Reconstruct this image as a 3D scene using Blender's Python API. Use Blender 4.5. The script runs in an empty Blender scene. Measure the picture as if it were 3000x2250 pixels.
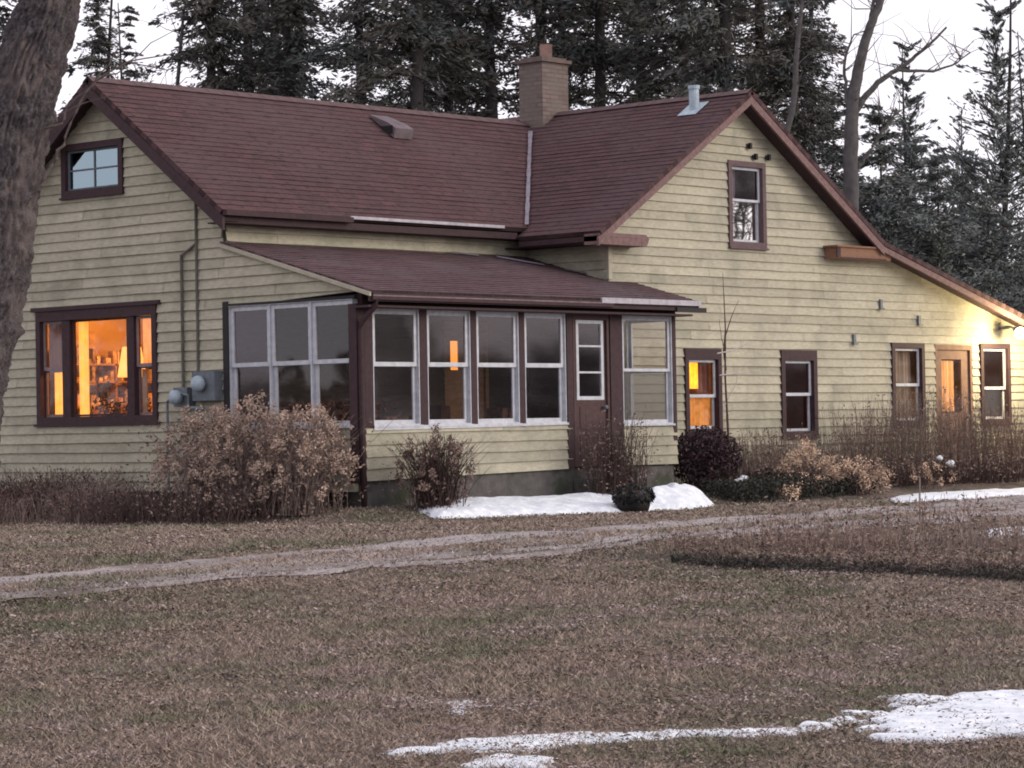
import bpy, math, random
import numpy as np
from mathutils import Matrix, Vector
random.seed(7); RNG=np.random.default_rng(11)
sc=bpy.context.scene; COL=sc.collection
# ------------------------------------------------------------------ camera
F=8200.0; YAW,PITCH,ROLL=[math.radians(a) for a in (47.7,0.96,-1.03)]
CAM=np.array([-26.71,-27.15,1.09])
fw=np.array([math.sin(YAW)*math.cos(PITCH),math.cos(YAW)*math.cos(PITCH),math.sin(PITCH)])
r0=np.array([math.cos(YAW),-math.sin(YAW),0.]); u0=np.cross(r0,fw)
cr=r0*math.cos(ROLL)+u0*math.sin(ROLL); cu=-r0*math.sin(ROLL)+u0*math.cos(ROLL)
cd=bpy.data.cameras.new('camera'); co=bpy.data.objects.new('camera',cd); COL.objects.link(co)
cd.sensor_width=36; cd.lens=36*F/3000; cd.clip_end=2000; cd.clip_start=.1
co.matrix_world=Matrix(((cr[0],cu[0],-fw[0],CAM[0]),(cr[1],cu[1],-fw[1],CAM[1]),(cr[2],cu[2],-fw[2],CAM[2]),(0,0,0,1)))
sc.camera=co
# ------------------------------------------------------------------ world / sun / exposure
SUN_EL,SUN_AZ=math.radians(18),math.radians(150)      # azimuth from +Y towards +X
w=bpy.data.worlds.new('World'); sc.world=w; w.use_nodes=True
nt=w.node_tree; nt.nodes.clear()
o_=nt.nodes.new('ShaderNodeOutputWorld'); bg=nt.nodes.new('ShaderNodeBackground'); sky=nt.nodes.new('ShaderNodeTexSky')
sky.sky_type='NISHITA'; sky.sun_disc=False; sky.sun_elevation=SUN_EL; sky.sun_rotation=SUN_AZ; sky.air_density=1; sky.dust_density=3
mx=nt.nodes.new('ShaderNodeMix'); mx.data_type='RGBA'; mx.inputs[0].default_value=.88
nt.links.new(sky.outputs[0],mx.inputs[6]); mx.inputs[7].default_value=(12.7,12.1,13.2,1)
nt.links.new(mx.outputs[2],bg.inputs[0]); bg.inputs[1].default_value=.1; nt.links.new(bg.outputs[0],o_.inputs[0])
sl=bpy.data.lights.new('sun','SUN'); sl.energy=1.9; sl.angle=math.radians(30); sl.color=(1,.9,.78)
so=bpy.data.objects.new('sun',sl); COL.objects.link(so)
dv=Vector((math.sin(SUN_AZ)*math.cos(SUN_EL),math.cos(SUN_AZ)*math.cos(SUN_EL),math.sin(SUN_EL)))
so.rotation_euler=dv.to_track_quat('Z','Y').to_euler(); so.location=(20,-30,30)
sc.view_settings.view_transform='Standard'; sc.view_settings.look='None'; sc.view_settings.exposure=0; sc.view_settings.gamma=1
sc.render.engine='CYCLES'
try:
    sc.cycles.filter_width=1.9; sc.cycles.max_bounces=6; sc.cycles.transparent_max_bounces=12; sc.cycles.diffuse_bounces=3; sc.cycles.sample_clamp_indirect=4
except Exception: pass
# ------------------------------------------------------------------ noise
def _h(ix,iy,seed):
    n=(ix*374761393+iy*668265263+seed*2147483647)&0xffffffff
    n=((n^(n>>13))*1274126177)&0xffffffff
    return ((n^(n>>16))&0xffff)/65535.0
def vnoise(x,y,seed=0):
    x=np.asarray(x,float);y=np.asarray(y,float)
    ix=np.floor(x).astype(np.int64);iy=np.floor(y).astype(np.int64);fx=x-ix;fy=y-iy
    fx=fx*fx*(3-2*fx);fy=fy*fy*(3-2*fy)
    a=_h(ix,iy,seed);b=_h(ix+1,iy,seed);c=_h(ix,iy+1,seed);d=_h(ix+1,iy+1,seed)
    return (a*(1-fx)+b*fx)*(1-fy)+(c*(1-fx)+d*fx)*fy
def fbm(x,y,seed=0,o=3):
    s=0;a=.5;t=0
    for i in range(o): s=s+a*vnoise(x*2**i,y*2**i,seed+i*17);t+=a;a*=.5
    return s/t
def sm(a,b,x):
    t=np.clip((np.asarray(x,float)-a)/(b-a),0,1); return t*t*(3-2*t)
HX,HY=math.sin(YAW),math.cos(YAW)
def ST(x,y): return (x-CAM[0])*HX+(y-CAM[1])*HY,(x-CAM[0])*HY-(y-CAM[1])*HX
def XY(s,t): return CAM[0]+s*HX+t*HY, CAM[1]+s*HY-t*HX
BANK=[(0.2,28.6),(1.3,27.5),(1.7,26.5),(2.5,25.6),(3.45,24.9),(4.4,23.9),(7,23),(20,22)]
def bank_s(t): return np.interp(t,[b[0] for b in BANK],[b[1] for b in BANK])
def ground(x,y):
    x=np.asarray(x,float);y=np.asarray(y,float)
    s,t=ST(x,y)
    z=-.5+.42*sm(14,34,s)
    d=np.hypot(np.maximum(-x,0),np.maximum(-y,0))
    z=z+.16*(1-sm(0,1.7,d))
    q=s-bank_s(t)
    z=z+.085*sm(-.05,.12,q)*(1-sm(2.2,4.0,q))*sm(.6,1.8,t)
    z=z+.05*(fbm(x*.5,y*.5,3)-.5)*sm(0,2,d)
    return z
# ------------------------------------------------------------------ materials
MATS={}
def nodes(name):
    m=bpy.data.materials.new(name); m.use_nodes=True; n=m.node_tree
    return m,n,n.nodes['Principled BSDF']
def N(n,t,**k):
    q=n.nodes.new(t)
    for a,b in k.items(): setattr(q,a,b)
    return q
def mixc(n,fac,a,b,mode='MIX'):
    q=N(n,'ShaderNodeMix',data_type='RGBA',blend_type=mode)
    for i,v in ((0,fac),(6,a),(7,b)):
        if hasattr(v,'links') or hasattr(v,'is_linked'): n.links.new(v,q.inputs[i])
        elif i==0: q.inputs[0].default_value=v
        else: q.inputs[i].default_value=(*v,1)
    return q.outputs[2]
def noise(n,scale,detail=4,rough=.6,vec=None,stretch=None):
    t=N(n,'ShaderNodeTexNoise'); t.inputs['Scale'].default_value=scale; t.inputs['Detail'].default_value=detail; t.inputs['Roughness'].default_value=rough
    if vec is None:
        g=N(n,'ShaderNodeTexCoord'); vec=g.outputs['Object']
    if stretch:
        mp=N(n,'ShaderNodeMapping'); mp.inputs['Scale'].default_value=stretch; n.links.new(vec,mp.inputs[0]); vec=mp.outputs[0]
    n.links.new(vec,t.inputs['Vector']); return t.outputs['Fac']
def ramp(n,src,p0,p1,c0=(0,0,0),c1=(1,1,1)):
    q=N(n,'ShaderNodeValToRGB'); q.color_ramp.elements[0].position=p0; q.color_ramp.elements[1].position=p1
    q.color_ramp.elements[0].color=(*c0,1); q.color_ramp.elements[1].color=(*c1,1); n.links.new(src,q.inputs[0]); return q.outputs[0]
def mat(name,a,b=None,scale=8,stretch=None,rough=.85,bump=.0,bscale=60,tone=0,c=None,cscale=1.5,cpos=(.5,.62),spec=.3):
    """noise mottled surface: a..b fine mottling, c large stains, tone = per-face variation"""
    if name in MATS: return MATS[name]
    m,n,p=nodes(name); b=b or tuple(v*.8 for v in a)
    f=ramp(n,noise(n,scale,stretch=stretch),.35,.65)
    col=mixc(n,f,a,b)
    if c: col=mixc(n,ramp(n,noise(n,cscale,5,.65),*cpos),col,c)
    if tone:
        at=N(n,'ShaderNodeAttribute',attribute_name='tone')
        mr=N(n,'ShaderNodeMapRange'); n.links.new(at.outputs['Fac'],mr.inputs[0]); mr.inputs[3].default_value=1-tone; mr.inputs[4].default_value=1+tone
        cb=N(n,'ShaderNodeCombineColor'); [n.links.new(mr.outputs[0],cb.inputs[i]) for i in range(3)]
        col=mixc(n,1.0,col,cb.outputs[0],'MULTIPLY')
    n.links.new(col,p.inputs['Base Color']); p.inputs['Roughness'].default_value=rough; p.inputs['Specular IOR Level'].default_value=spec
    if bump:
        bp=N(n,'ShaderNodeBump'); bp.inputs['Strength'].default_value=bump; bp.inputs['Distance'].default_value=.02
        n.links.new(noise(n,bscale),bp.inputs['Height']); n.links.new(bp.outputs[0],p.inputs['Normal'])
    MATS[name]=m; return m
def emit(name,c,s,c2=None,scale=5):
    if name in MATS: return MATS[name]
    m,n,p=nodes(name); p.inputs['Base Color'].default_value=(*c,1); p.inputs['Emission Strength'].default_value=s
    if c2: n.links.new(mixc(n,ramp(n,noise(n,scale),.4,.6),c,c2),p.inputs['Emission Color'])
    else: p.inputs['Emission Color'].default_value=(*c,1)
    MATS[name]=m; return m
def glassm(name,tint=(1,1,1),base=.10,rough=.03,gc=(1,1,1)):
    m=bpy.data.materials.new(name); m.use_nodes=True; n=m.node_tree; n.nodes.clear()
    o=N(n,'ShaderNodeOutputMaterial'); t=N(n,'ShaderNodeBsdfTransparent'); t.inputs[0].default_value=(*tint,1)
    g=N(n,'ShaderNodeBsdfGlossy'); g.inputs['Roughness'].default_value=rough; g.inputs['Color'].default_value=(*gc,1)
    lw=N(n,'ShaderNodeLayerWeight'); lw.inputs[0].default_value=.5
    mr=N(n,'ShaderNodeMapRange'); pw_=N(n,'ShaderNodeMath',operation='POWER'); n.links.new(lw.outputs['Facing'],pw_.inputs[0]); pw_.inputs[1].default_value=3.5; n.links.new(pw_.outputs[0],mr.inputs[0]); mr.inputs[3].default_value=base; mr.inputs[4].default_value=1
    bp=N(n,'ShaderNodeBump'); bp.inputs['Strength'].default_value=.05; bp.inputs['Distance'].default_value=.05
    n.links.new(noise(n,1.3,1),bp.inputs['Height']); n.links.new(bp.outputs[0],g.inputs['Normal'])
    x=N(n,'ShaderNodeMixShader'); n.links.new(mr.outputs[0],x.inputs[0]); n.links.new(t.outputs[0],x.inputs[1]); n.links.new(g.outputs[0],x.inputs[2]); n.links.new(x.outputs[0],o.inputs[0])
    MATS[name]=m; return m
SIDING=mat('siding_paint',(.415,.388,.295),(.33,.308,.24),9,(1,1,3),.8,.4,40,.13,c=(.21,.205,.16),cscale=1.3,cpos=(.48,.80))
TRIMD=mat('dark_trim_paint',(.055,.028,.032),(.035,.02,.024),14,None,.75,.2,50)
TRIMR=mat('rake_trim_paint',(.20,.125,.12),(.13,.08,.078),14,None,.8,.2,50)
TRIMB=mat('return_board_wood',(.24,.13,.085),(.17,.085,.055),14,(1,1,6),.8,.2,50)
SASH=mat('white_sash_paint',(.52,.54,.58),(.40,.41,.45),10,None,.6,.15,60)
CREAMT=mat('cream_trim_paint',(.40,.37,.29),(.33,.30,.23),10,None,.7,.15,60)
FOUND=mat('foundation_concrete',(.115,.105,.10),(.075,.07,.07),6,None,.95,.5,20,c=(.05,.055,.04),cscale=2)
METAL=mat('galvanised_metal',(.38,.46,.52),(.28,.34,.40),12,None,.5,.1,30)
METER=mat('grey_meter_metal',(.15,.17,.19),(.10,.12,.14),12,None,.6,.1,30)
DRIP=mat('pale_drip_edge',(.42,.40,.44),(.30,.28,.31),12,None,.6)
BARK=mat('bark',(.125,.108,.112),(.045,.038,.042),34,(1,1,.8),.95,1.0,60,c=(.135,.112,.110),cscale=2.2)
BARKG=mat('conifer_bark',(.05,.045,.045),(.03,.027,.027),20,(1,1,.3),.95,.6,30)
TWIG=mat('pale_twig',(.27,.205,.18),(.17,.13,.115),20,None,.9,tone=.3)
TWIGD=mat('dark_twig',(.09,.055,.05),(.05,.033,.032),20,None,.9,tone=.4)
STRAW=mat('dead_stem',(.30,.225,.19),(.18,.13,.115),20,None,.9,tone=.45)
HEADS=mat('dried_flower_head',(.50,.38,.31),(.33,.24,.195),25,None,.95,tone=.35)
DEADL=mat('dead_leaf',(.25,.18,.15),(.14,.10,.088),20,None,.95,tone=.5)
NEEDLE=mat('needle_foliage',(.068,.072,.066),(.098,.085,.072),1.2,None,.9,tone=.6,c=(.055,.068,.070),cscale=.6)  # needles lightened to carry the haze in their colour
NEEDLE_GLARE=mat('glare_paled_needle_foliage',(.145,.168,.170),(.165,.170,.165),1.2,None,.9,tone=.5,c=(.12,.135,.11),cscale=.6)  # paler, bluer needles: lens glare painted into the foliage colour
GREEND=mat('dark_groundcover',(.042,.044,.034),(.028,.029,.025),10,None,.9,tone=.5)
PURPLE=mat('maroon_leaf',(.055,.028,.035),(.035,.022,.028),10,None,.85,tone=.5)
INTW=mat('interior_warm_wall',(.50,.36,.22),(.36,.22,.11),1.5,None,.9)
INTD=mat('porch_interior_board',(.15,.12,.095),(.10,.08,.065),6,(1,1,4),.9,.3,20)
CURT=mat('curtain_cloth',(.62,.50,.36),(.50,.40,.30),6,(4,4,.5),.9)
WOOD=mat('brown_furniture_wood',(.34,.19,.10),(.22,.12,.06),8,(1,1,4),.6)
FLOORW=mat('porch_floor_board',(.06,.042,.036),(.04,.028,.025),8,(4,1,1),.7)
CLAY=mat('clay_flue',(.25,.155,.13),(.18,.11,.095),8,None,.9,.4,30)
BLACK=mat('black_plastic',(.018,.016,.016),(.012,.011,.012),8,None,.6)
GLASS=glassm('window_glass',(.85,.82,.80),.05)
GLASSR=glassm('reflective_glass',(.35,.38,.42),.42,.02,(.55,.72,.80))
GLASSM=glassm('storm_glass',(.70,.66,.64),.07,.06,(.95,.90,.95))
# snow
def snowmat():
    m,n,p=nodes('snow')
    c=mixc(n,ramp(n,noise(n,7,7,.75),.36,.56),(.88,.90,.93),(.62,.66,.72))
    c=mixc(n,ramp(n,noise(n,38,4,.75),.62,.70),c,(.30,.25,.22))
    n.links.new(c,p.inputs['Base Color']); p.inputs['Roughness'].default_value=.7
    bp=N(n,'ShaderNodeBump'); bp.inputs['Strength'].default_value=.5; bp.inputs['Distance'].default_value=.04
    n.links.new(noise(n,14,6,.7),bp.inputs['Height']); n.links.new(bp.outputs[0],p.inputs['Normal']); return m
SNOW=snowmat()
def groundmat():
    m,n,p=nodes('lawn_soil')
    a=mixc(n,ramp(n,noise(n,14,6,.75),.38,.62),(.27,.215,.185),(.11,.087,.077))
    g=mixc(n,ramp(n,noise(n,16,6,.75),.38,.62),(.15,.145,.10),(.07,.068,.05))
    c=mixc(n,ramp(n,noise(n,.45,4,.6),.47,.60),a,g)
    c=mixc(n,ramp(n,noise(n,1.3,5,.7),.56,.68),c,(.25,.20,.18))
    n.links.new(c,p.inputs['Base Color']); p.inputs['Roughness'].default_value=.97; p.inputs['Specular IOR Level'].default_value=.1
    bp=N(n,'ShaderNodeBump'); bp.inputs['Strength'].default_value=1; bp.inputs['Distance'].default_value=.06
    n.links.new(noise(n,18,6,.75),bp.inputs['Height']); n.links.new(bp.outputs[0],p.inputs['Normal']); return m
GROUND=groundmat()
GRAVEL=mat('driveway_gravel',(.42,.375,.37),(.22,.19,.185),30,None,.95,1.0,45,c=(.16,.13,.11),cscale=1.2,cpos=(.45,.66))
# blades: per-face tone plus patchy position colour
def bladem(name,cols,sc1=.5,tone=.5):
    m,n,p=nodes(name)
    c=mixc(n,ramp(n,noise(n,sc1,5,.65),.47,.60),cols[0],cols[1]); c=mixc(n,ramp(n,noise(n,8,4,.7),.50,.64),c,tuple(v*.55 for v in cols[2]))
    c=mixc(n,ramp(n,noise(n,1.4,4,.7),.52,.64),c,cols[2])
    at=N(n,'ShaderNodeAttribute',attribute_name='tone'); mr=N(n,'ShaderNodeMapRange'); n.links.new(at.outputs['Fac'],mr.inputs[0]); mr.inputs[3].default_value=1-tone; mr.inputs[4].default_value=1+tone
    cb=N(n,'ShaderNodeCombineColor'); [n.links.new(mr.outputs[0],cb.inputs[i]) for i in range(3)]
    n.links.new(mixc(n,1.0,c,cb.outputs[0],'MULTIPLY'),p.inputs['Base Color']); p.inputs['Roughness'].default_value=.95; p.inputs['Specular IOR Level'].default_value=.15
    return m
GRASS=bladem('grass_blade',[(.32,.25,.20),(.165,.170,.105),(.29,.22,.20)])
LEAF=bladem('leaf_litter',[(.21,.155,.13),(.19,.145,.12),(.33,.27,.25)],.7,.6)
def brickm():
    m,n,p=nodes('chimney_brick')
    g=N(n,'ShaderNodeUVMap'); b=N(n,'ShaderNodeTexBrick'); n.links.new(g.outputs[0],b.inputs['Vector'])
    b.inputs['Scale'].default_value=1; b.inputs['Brick Width'].default_value=.21; b.inputs['Row Height'].default_value=.075; b.inputs['Mortar Size'].default_value=.010
    b.inputs['Color1'].default_value=(.20,.138,.125,1); b.inputs['Color2'].default_value=(.115,.082,.078,1); b.inputs['Mortar'].default_value=(.10,.09,.08,1)
    c=mixc(n,ramp(n,noise(n,2.5,4),.42,.62),b.outputs[0],(.145,.118,.105)); n.links.new(c,p.inputs['Base Color']); p.inputs['Roughness'].default_value=.95
    bp=N(n,'ShaderNodeBump'); bp.inputs['Strength'].default_value=1; bp.inputs['Distance'].default_value=.02; bp.invert=True
    n.links.new(b.outputs['Fac'],bp.inputs['Height']); n.links.new(bp.outputs[0],p.inputs['Normal']); return m
BRICK=brickm()
def roofm(name,c1,c2,st):
    m,n,p=nodes(name)
    g=N(n,'ShaderNodeUVMap'); b=N(n,'ShaderNodeTexBrick'); n.links.new(g.outputs[0],b.inputs['Vector'])
    b.inputs['Scale'].default_value=1; b.inputs['Brick Width'].default_value=.30; b.inputs['Row Height'].default_value=.14; b.inputs['Mortar Size'].default_value=.006; b.inputs['Mortar Smooth'].default_value=.3
    b.inputs['Color1'].default_value=(*c1,1); b.inputs['Color2'].default_value=(*c2,1); b.inputs['Mortar'].default_value=(.02,.016,.018,1)
    c=mixc(n,ramp(n,noise(n,30,3,.8),.35,.7),b.outputs[0],tuple(v*.55 for v in c1))
    c=mixc(n,ramp(n,noise(n,.55,4,.65),.46,.66),c,st)
    c=mixc(n,ramp(n,noise(n,1,3,.7,g.outputs[0],(5,17,1)),.54,.66),c,(.030,.023,.026))
    n.links.new(c,p.inputs['Base Color']); p.inputs['Roughness'].default_value=.95; p.inputs['Specular IOR Level'].default_value=.2
    bp=N(n,'ShaderNodeBump'); bp.inputs['Strength'].default_value=.7; bp.inputs['Distance'].default_value=.015
    n.links.new(noise(n,45,3,.8),bp.inputs['Height']); n.links.new(bp.outputs[0],p.inputs['Normal']); return m
ROOF=roofm('asphalt_shingle',(.118,.062,.064),(.075,.042,.046),(.085,.052,.056))
ROOFP=roofm('porch_shingle',(.145,.085,.092),(.10,.06,.068),(.10,.075,.083))
# ------------------------------------------------------------------ mesh helpers
class MB:
    def __init__(s): s.v=[];s.f=[];s.t=[];s.uv=[]
    def box(s,p0,p1,M=None,tone=.5):
        a=[min(p0[i],p1[i]) for i in range(3)];b=[max(p0[i],p1[i]) for i in range(3)]
        i=len(s.v)
        for z in (a[2],b[2]):
            for x,y in ((a[0],a[1]),(b[0],a[1]),(b[0],b[1]),(a[0],b[1])):
                s.v.append(M(x,y,z) if M else (x,y,z))
        for q in ((0,3,2,1),(4,5,6,7),(0,1,5,4),(1,2,6,5),(2,3,7,6),(3,0,4,7)):
            s.f.append(tuple(i+k for k in q)); s.t.append(tone)
    def quad(s,a,b,c,d,tone=.5):
        i=len(s.v); s.v+= [tuple(a),tuple(b),tuple(c),tuple(d)]; s.f.append((i,i+1,i+2,i+3)); s.t.append(tone)
    def prism(s,poly,ex,tone=.5):
        """poly: list of 3d points, extruded by vector ex"""
        i=len(s.v);n=len(poly); s.v+=[tuple(p) for p in poly]+[tuple(p[k]+ex[k] for k in range(3)) for p in poly]
        s.f.append(tuple(range(i,i+n))[::-1]); s.f.append(tuple(range(i+n,i+2*n))); s.t+=[tone]*2
        for k in range(n): s.f.append((i+k,i+(k+1)%n,i+n+(k+1)%n,i+n+k)); s.t.append(tone)
    def tube(s,pts,rad,n=8,tone=.5,cap=True,rough=0,seed=0):
        pts=[Vector(p) for p in pts]; base=len(s.v); ref=Vector((0,0,1))
        for k,p in enumerate(pts):
            d=(pts[min(k+1,len(pts)-1)]-pts[max(k-1,0)]).normalized()
            a=d.cross(ref if abs(d.z)<.9 else Vector((1,0,0))).normalized(); b=d.cross(a)
            r=rad[k] if hasattr(rad,'__len__') else rad
            for j in range(n):
                an=2*math.pi*j/n; rr=r
                if rough: rr=r*(1+rough*(float(fbm(j*1.3+seed,p.z*3+k*.01,seed))-.5)*2)
                s.v.append(tuple(p+(a*math.cos(an)+b*math.sin(an))*rr))
        for k in range(len(pts)-1):
            for j in range(n):
                s.f.append((base+k*n+j,base+k*n+(j+1)%n,base+(k+1)*n+(j+1)%n,base+(k+1)*n+j)); s.t.append(tone)
        if cap:
            s.f.append(tuple(base+j for j in range(n))[::-1]); s.f.append(tuple(base+(len(pts)-1)*n+j for j in range(n))); s.t+=[tone]*2
    def ball(s,c,r,n=10,m=7,tone=.5,sq=(1,1,1),bump=0,seed=0):
        i=len(s.v)
        for a in range(m+1):
            th=math.pi*a/m
            for b in range(n):
                ph=2*math.pi*b/n; k=1+bump*(float(vnoise(a*.9+seed,b*.9,seed))-.5)
                s.v.append((c[0]+r*k*sq[0]*math.sin(th)*math.cos(ph),c[1]+r*k*sq[1]*math.sin(th)*math.sin(ph),c[2]+r*k*sq[2]*math.cos(th)))
        for a in range(m):
            for b in range(n): s.f.append((i+a*n+b,i+(a+1)*n+b,i+(a+1)*n+(b+1)%n,i+a*n+(b+1)%n)); s.t.append(tone)
    def build(s,name,material,parent=None,smooth=False,uv=None,fix=False,split=False):
        if split:
            pa=list(range(len(s.v)))
            def fd(i):
                while pa[i]!=i: pa[i]=pa[pa[i]]; i=pa[i]
                return i
            for f in s.f:
                for k in f[1:]: pa[fd(k)]=fd(f[0])
            gr={}
            for fi,f in enumerate(s.f): gr.setdefault(fd(f[0]),[]).append(fi)
            for k,fl_ in gr.items():
                m=MB(); mp={}
                for fi in fl_:
                    for v in s.f[fi]:
                        if v not in mp: mp[v]=len(m.v); m.v.append(s.v[v])
                    m.f.append(tuple(mp[v] for v in s.f[fi])); m.t.append(s.t[fi])
                o=m.build(name,material,parent,smooth,None,fix)
            return o
        me=bpy.data.meshes.new(name); me.from_pydata(s.v,[],s.f); me.update()
        if len(s.t)==len(s.f):
            at=me.attributes.new('tone','FLOAT','FACE'); at.data.foreach_set('value',np.array(s.t,dtype=np.float32))
        me.materials.append(material)
        if smooth: me.polygons.foreach_set('use_smooth',[True]*len(me.polygons))
        if fix:
            import bmesh
            b=bmesh.new(); b.from_mesh(me); bmesh.ops.recalc_face_normals(b,faces=b.faces); b.to_mesh(me); b.free()
        if uv:
            l=me.uv_layers.new(name='UVMap'); l.data.foreach_set('uv',np.array(uv,dtype=np.float32).ravel())
        o=bpy.data.objects.new(name,me); COL.objects.link(o)
        if parent: o.parent=parent
        return o
def nmesh(name,V,Fq,material,parent=None,tone=None,smooth=False):
    """V (n,3), Fq (m,k) numpy"""
    me=bpy.data.meshes.new(name); V=np.asarray(V,np.float32); Fq=np.asarray(Fq,np.int32); k=Fq.shape[1]
    me.vertices.add(len(V)); me.vertices.foreach_set('co',V.ravel())
    me.loops.add(Fq.size); me.loops.foreach_set('vertex_index',Fq.ravel())
    me.polygons.add(len(Fq)); me.polygons.foreach_set('loop_start',np.arange(0,Fq.size,k,dtype=np.int32)); me.polygons.foreach_set('loop_total',np.full(len(Fq),k,np.int32))
    me.update(calc_edges=True)
    if tone is not None:
        at=me.attributes.new('tone','FLOAT','FACE'); at.data.foreach_set('value',np.asarray(tone,np.float32))
    if smooth: me.polygons.foreach_set('use_smooth',[True]*len(Fq))
    me.materials.append(material)
    o=bpy.data.objects.new(name,me); COL.objects.link(o)
    if parent: o.parent=parent
    return o
def cards(C,A,B):
    """quads centred on C with half axes A,B -> V,F"""
    n=len(C); V=np.stack([C-A-B,C+A-B,C+A+B,C-A+B],1).reshape(-1,3); return V,np.arange(n*4).reshape(n,4)
def leafy(C,A,B):
    """rhombus leaf"""
    n=len(C); V=np.stack([C-A,C-B*.9,C+A,C+B*.9],1).reshape(-1,3); return V,np.arange(n*4).reshape(n,4)
def runit(n,rng=RNG):
    v=rng.normal(size=(n,3)); return v/np.linalg.norm(v,axis=1)[:,None]
def tag(o,label=None,cat=None,group=None,kind=None):
    if label: o['label']=label
    if cat: o['category']=cat
    if group: o['group']=group
    if kind: o['kind']=kind
    return o
def empty(name,loc=(0,0,0),rz=0):
    o=bpy.data.objects.new(name,None); COL.objects.link(o); o.location=loc; o.rotation_euler=(0,0,rz); o.empty_display_size=.3; return o
# ------------------------------------------------------------------ ground
def axis(lo,hi,f0,f1,fine,grow=1.22):
    a=list(np.arange(f0,f1+1e-6,fine)); st=fine;x=f1
    while x<hi: st*=grow; x+=st; a.append(x)
    st=fine;x=f0
    while x>lo: st*=grow; x-=st; a.insert(0,x)
    return np.array(a)
def build_ground():
    S=axis(-60,700,11,52,.16); T=axis(-400,400,-10,12,.16)
    s,t=np.meshgrid(S,T,indexing='ij'); x,y=XY(s,t); z=ground(x,y)
    m,n=s.shape; idx=np.arange(m*n).reshape(m,n)
    Fq=np.stack([idx[:-1,:-1],idx[:-1,1:],idx[1:,1:],idx[1:,:-1]],-1).reshape(-1,4)[:, ::-1]
    o=nmesh('ground',np.stack([x,y,z],-1).reshape(-1,3),Fq,GROUND,smooth=True); tag(o,kind='structure')
build_ground()
# driveway: centre line in metres, near and far edge
DU=[(-16,-7.6),(-10.44,-5.78),(-7.97,-6.0),(-4.09,-5.75),(.13,-5.55),(3.38,-5.1),(8.28,-4.6),(14,-3.6),(22,-2)]
DL=[(-19,-10.4),(-11.96,-7.77),(-10.0,-7.97),(-6.11,-8.33),(-2.81,-8.6),(.2,-9.1),(5,-9.6),(12,-9.8),(24,-9)]
def driveway():
    n=400; k=np.linspace(0,len(DU)-1,n); U=np.array([[np.interp(q,range(len(DU)),[p[i] for p in DU]) for i in (0,1)] for q in k]); L=np.array([[np.interp(q,range(len(DL)),[p[i] for p in DL]) for i in (0,1)] for q in k])
    m=26; w=np.linspace(0,1,m)
    ln=np.cumsum(np.r_[0,np.hypot(*(np.diff((U+L)/2,axis=0).T))])
    j0=.12*(fbm(ln*1.6,ln*0,21)-.5)*2; j1=.12*(fbm(ln*1.6,ln*0+9,22)-.5)*2
    W=(0+j0)[:,None]*(1-w)+(1+j1)[:,None]*w
    P=U[:,None,:]*(1-W[...,None])+L[:,None,:]*W[...,None]
    z=ground(P[...,0],P[...,1])+.040-.045*(np.exp(-((w-.27)/.10)**2)+np.exp(-((w-.77)/.10)**2))[None,:]+.02*(fbm(P[...,0]*3,P[...,1]*3,71)-.5)
    z[:, [0,-1]]-=.03
    idx=np.arange(n*m).reshape(n,m); Fq=np.stack([idx[:-1,:-1],idx[:-1,1:],idx[1:,1:],idx[1:,:-1]],-1).reshape(-1,4)
    tag(nmesh('driveway',np.concatenate([P,z[...,None]],-1).reshape(-1,3),Fq,GRAVEL,smooth=True),kind='structure')
driveway()
def drive_w(x,y):
    """approx 0..1 across the driveway, outside <0 or >1"""
    u=np.interp(x,[p[0] for p in DU],[p[1] for p in DU]); l=np.interp(x,[p[0] for p in DL],[p[1] for p in DL]); return (u-y)/(u-l)
# ------------------------------------------------------------------ snow
def sdf(px,py,poly):
    poly=np.array(poly); d=np.full(px.shape,1e9); ins=np.zeros(px.shape,bool)
    for i in range(len(poly)):
        a=poly[i];b=poly[(i+1)%len(poly)]; e=b-a
        t=np.clip(((px-a[0])*e[0]+(py-a[1])*e[1])/(e@e),0,1); d=np.minimum(d,np.hypot(px-a[0]-t*e[0],py-a[1]-t*e[1]))
        c=((a[1]>py)!=(b[1]>py))&(px<(b[0]-a[0])*(py-a[1])/(b[1]-a[1]+1e-12)+a[0]); ins^=c
    return np.where(ins,d,-d)
def snow(poly,h,cell,amp,seed,freq=2.0,fall=.15,thr=0,hole=0):
    P=np.array(poly); lo=P.min(0)-.3; hi=P.max(0)+.3
    X,Y=np.meshgrid(np.arange(lo[0],hi[0],cell),np.arange(lo[1],hi[1],cell),indexing='ij')
    d=sdf(X,Y,poly); f=d+amp*(fbm(X*freq,Y*freq,seed,4)-.5)*2-thr; f=np.where(hole*fbm(X*9,Y*9,seed+9,3)>np.maximum(f,0)+.62*hole,-.01,f) if hole else f
    hh=h*(1-np.exp(-np.maximum(f,0)/fall))*(.7+.6*fbm(X*3,Y*3,seed+5)); Z=ground(X,Y)+np.where(f>0,hh,-.02)
    m,n=X.shape; idx=np.arange(m*n).reshape(m,n); ok=(f>0); q=ok[:-1,:-1]|ok[1:,:-1]|ok[:-1,1:]|ok[1:,1:]
    Fq=np.stack([idx[:-1,:-1],idx[1:,:-1],idx[1:,1:],idx[:-1,1:]],-1)[q]
    us,inv=np.unique(Fq,return_inverse=True); V=np.stack([X,Y,Z],-1).reshape(-1,3)[us]
    tag(nmesh('snow',V,inv.reshape(-1,4),SNOW,smooth=True),kind='stuff')
snow([(.1,-1.35),(.6,-.5),(1.2,-.22),(4.2,-.2),(5.0,-.25),(5.3,-1.1),(6.0,-1.25),(4.3,-1.75),(3.0,-2.0),(1.9,-1.65),(1.0,-1.5)],.13,.04,.12,31,2.2)
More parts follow.
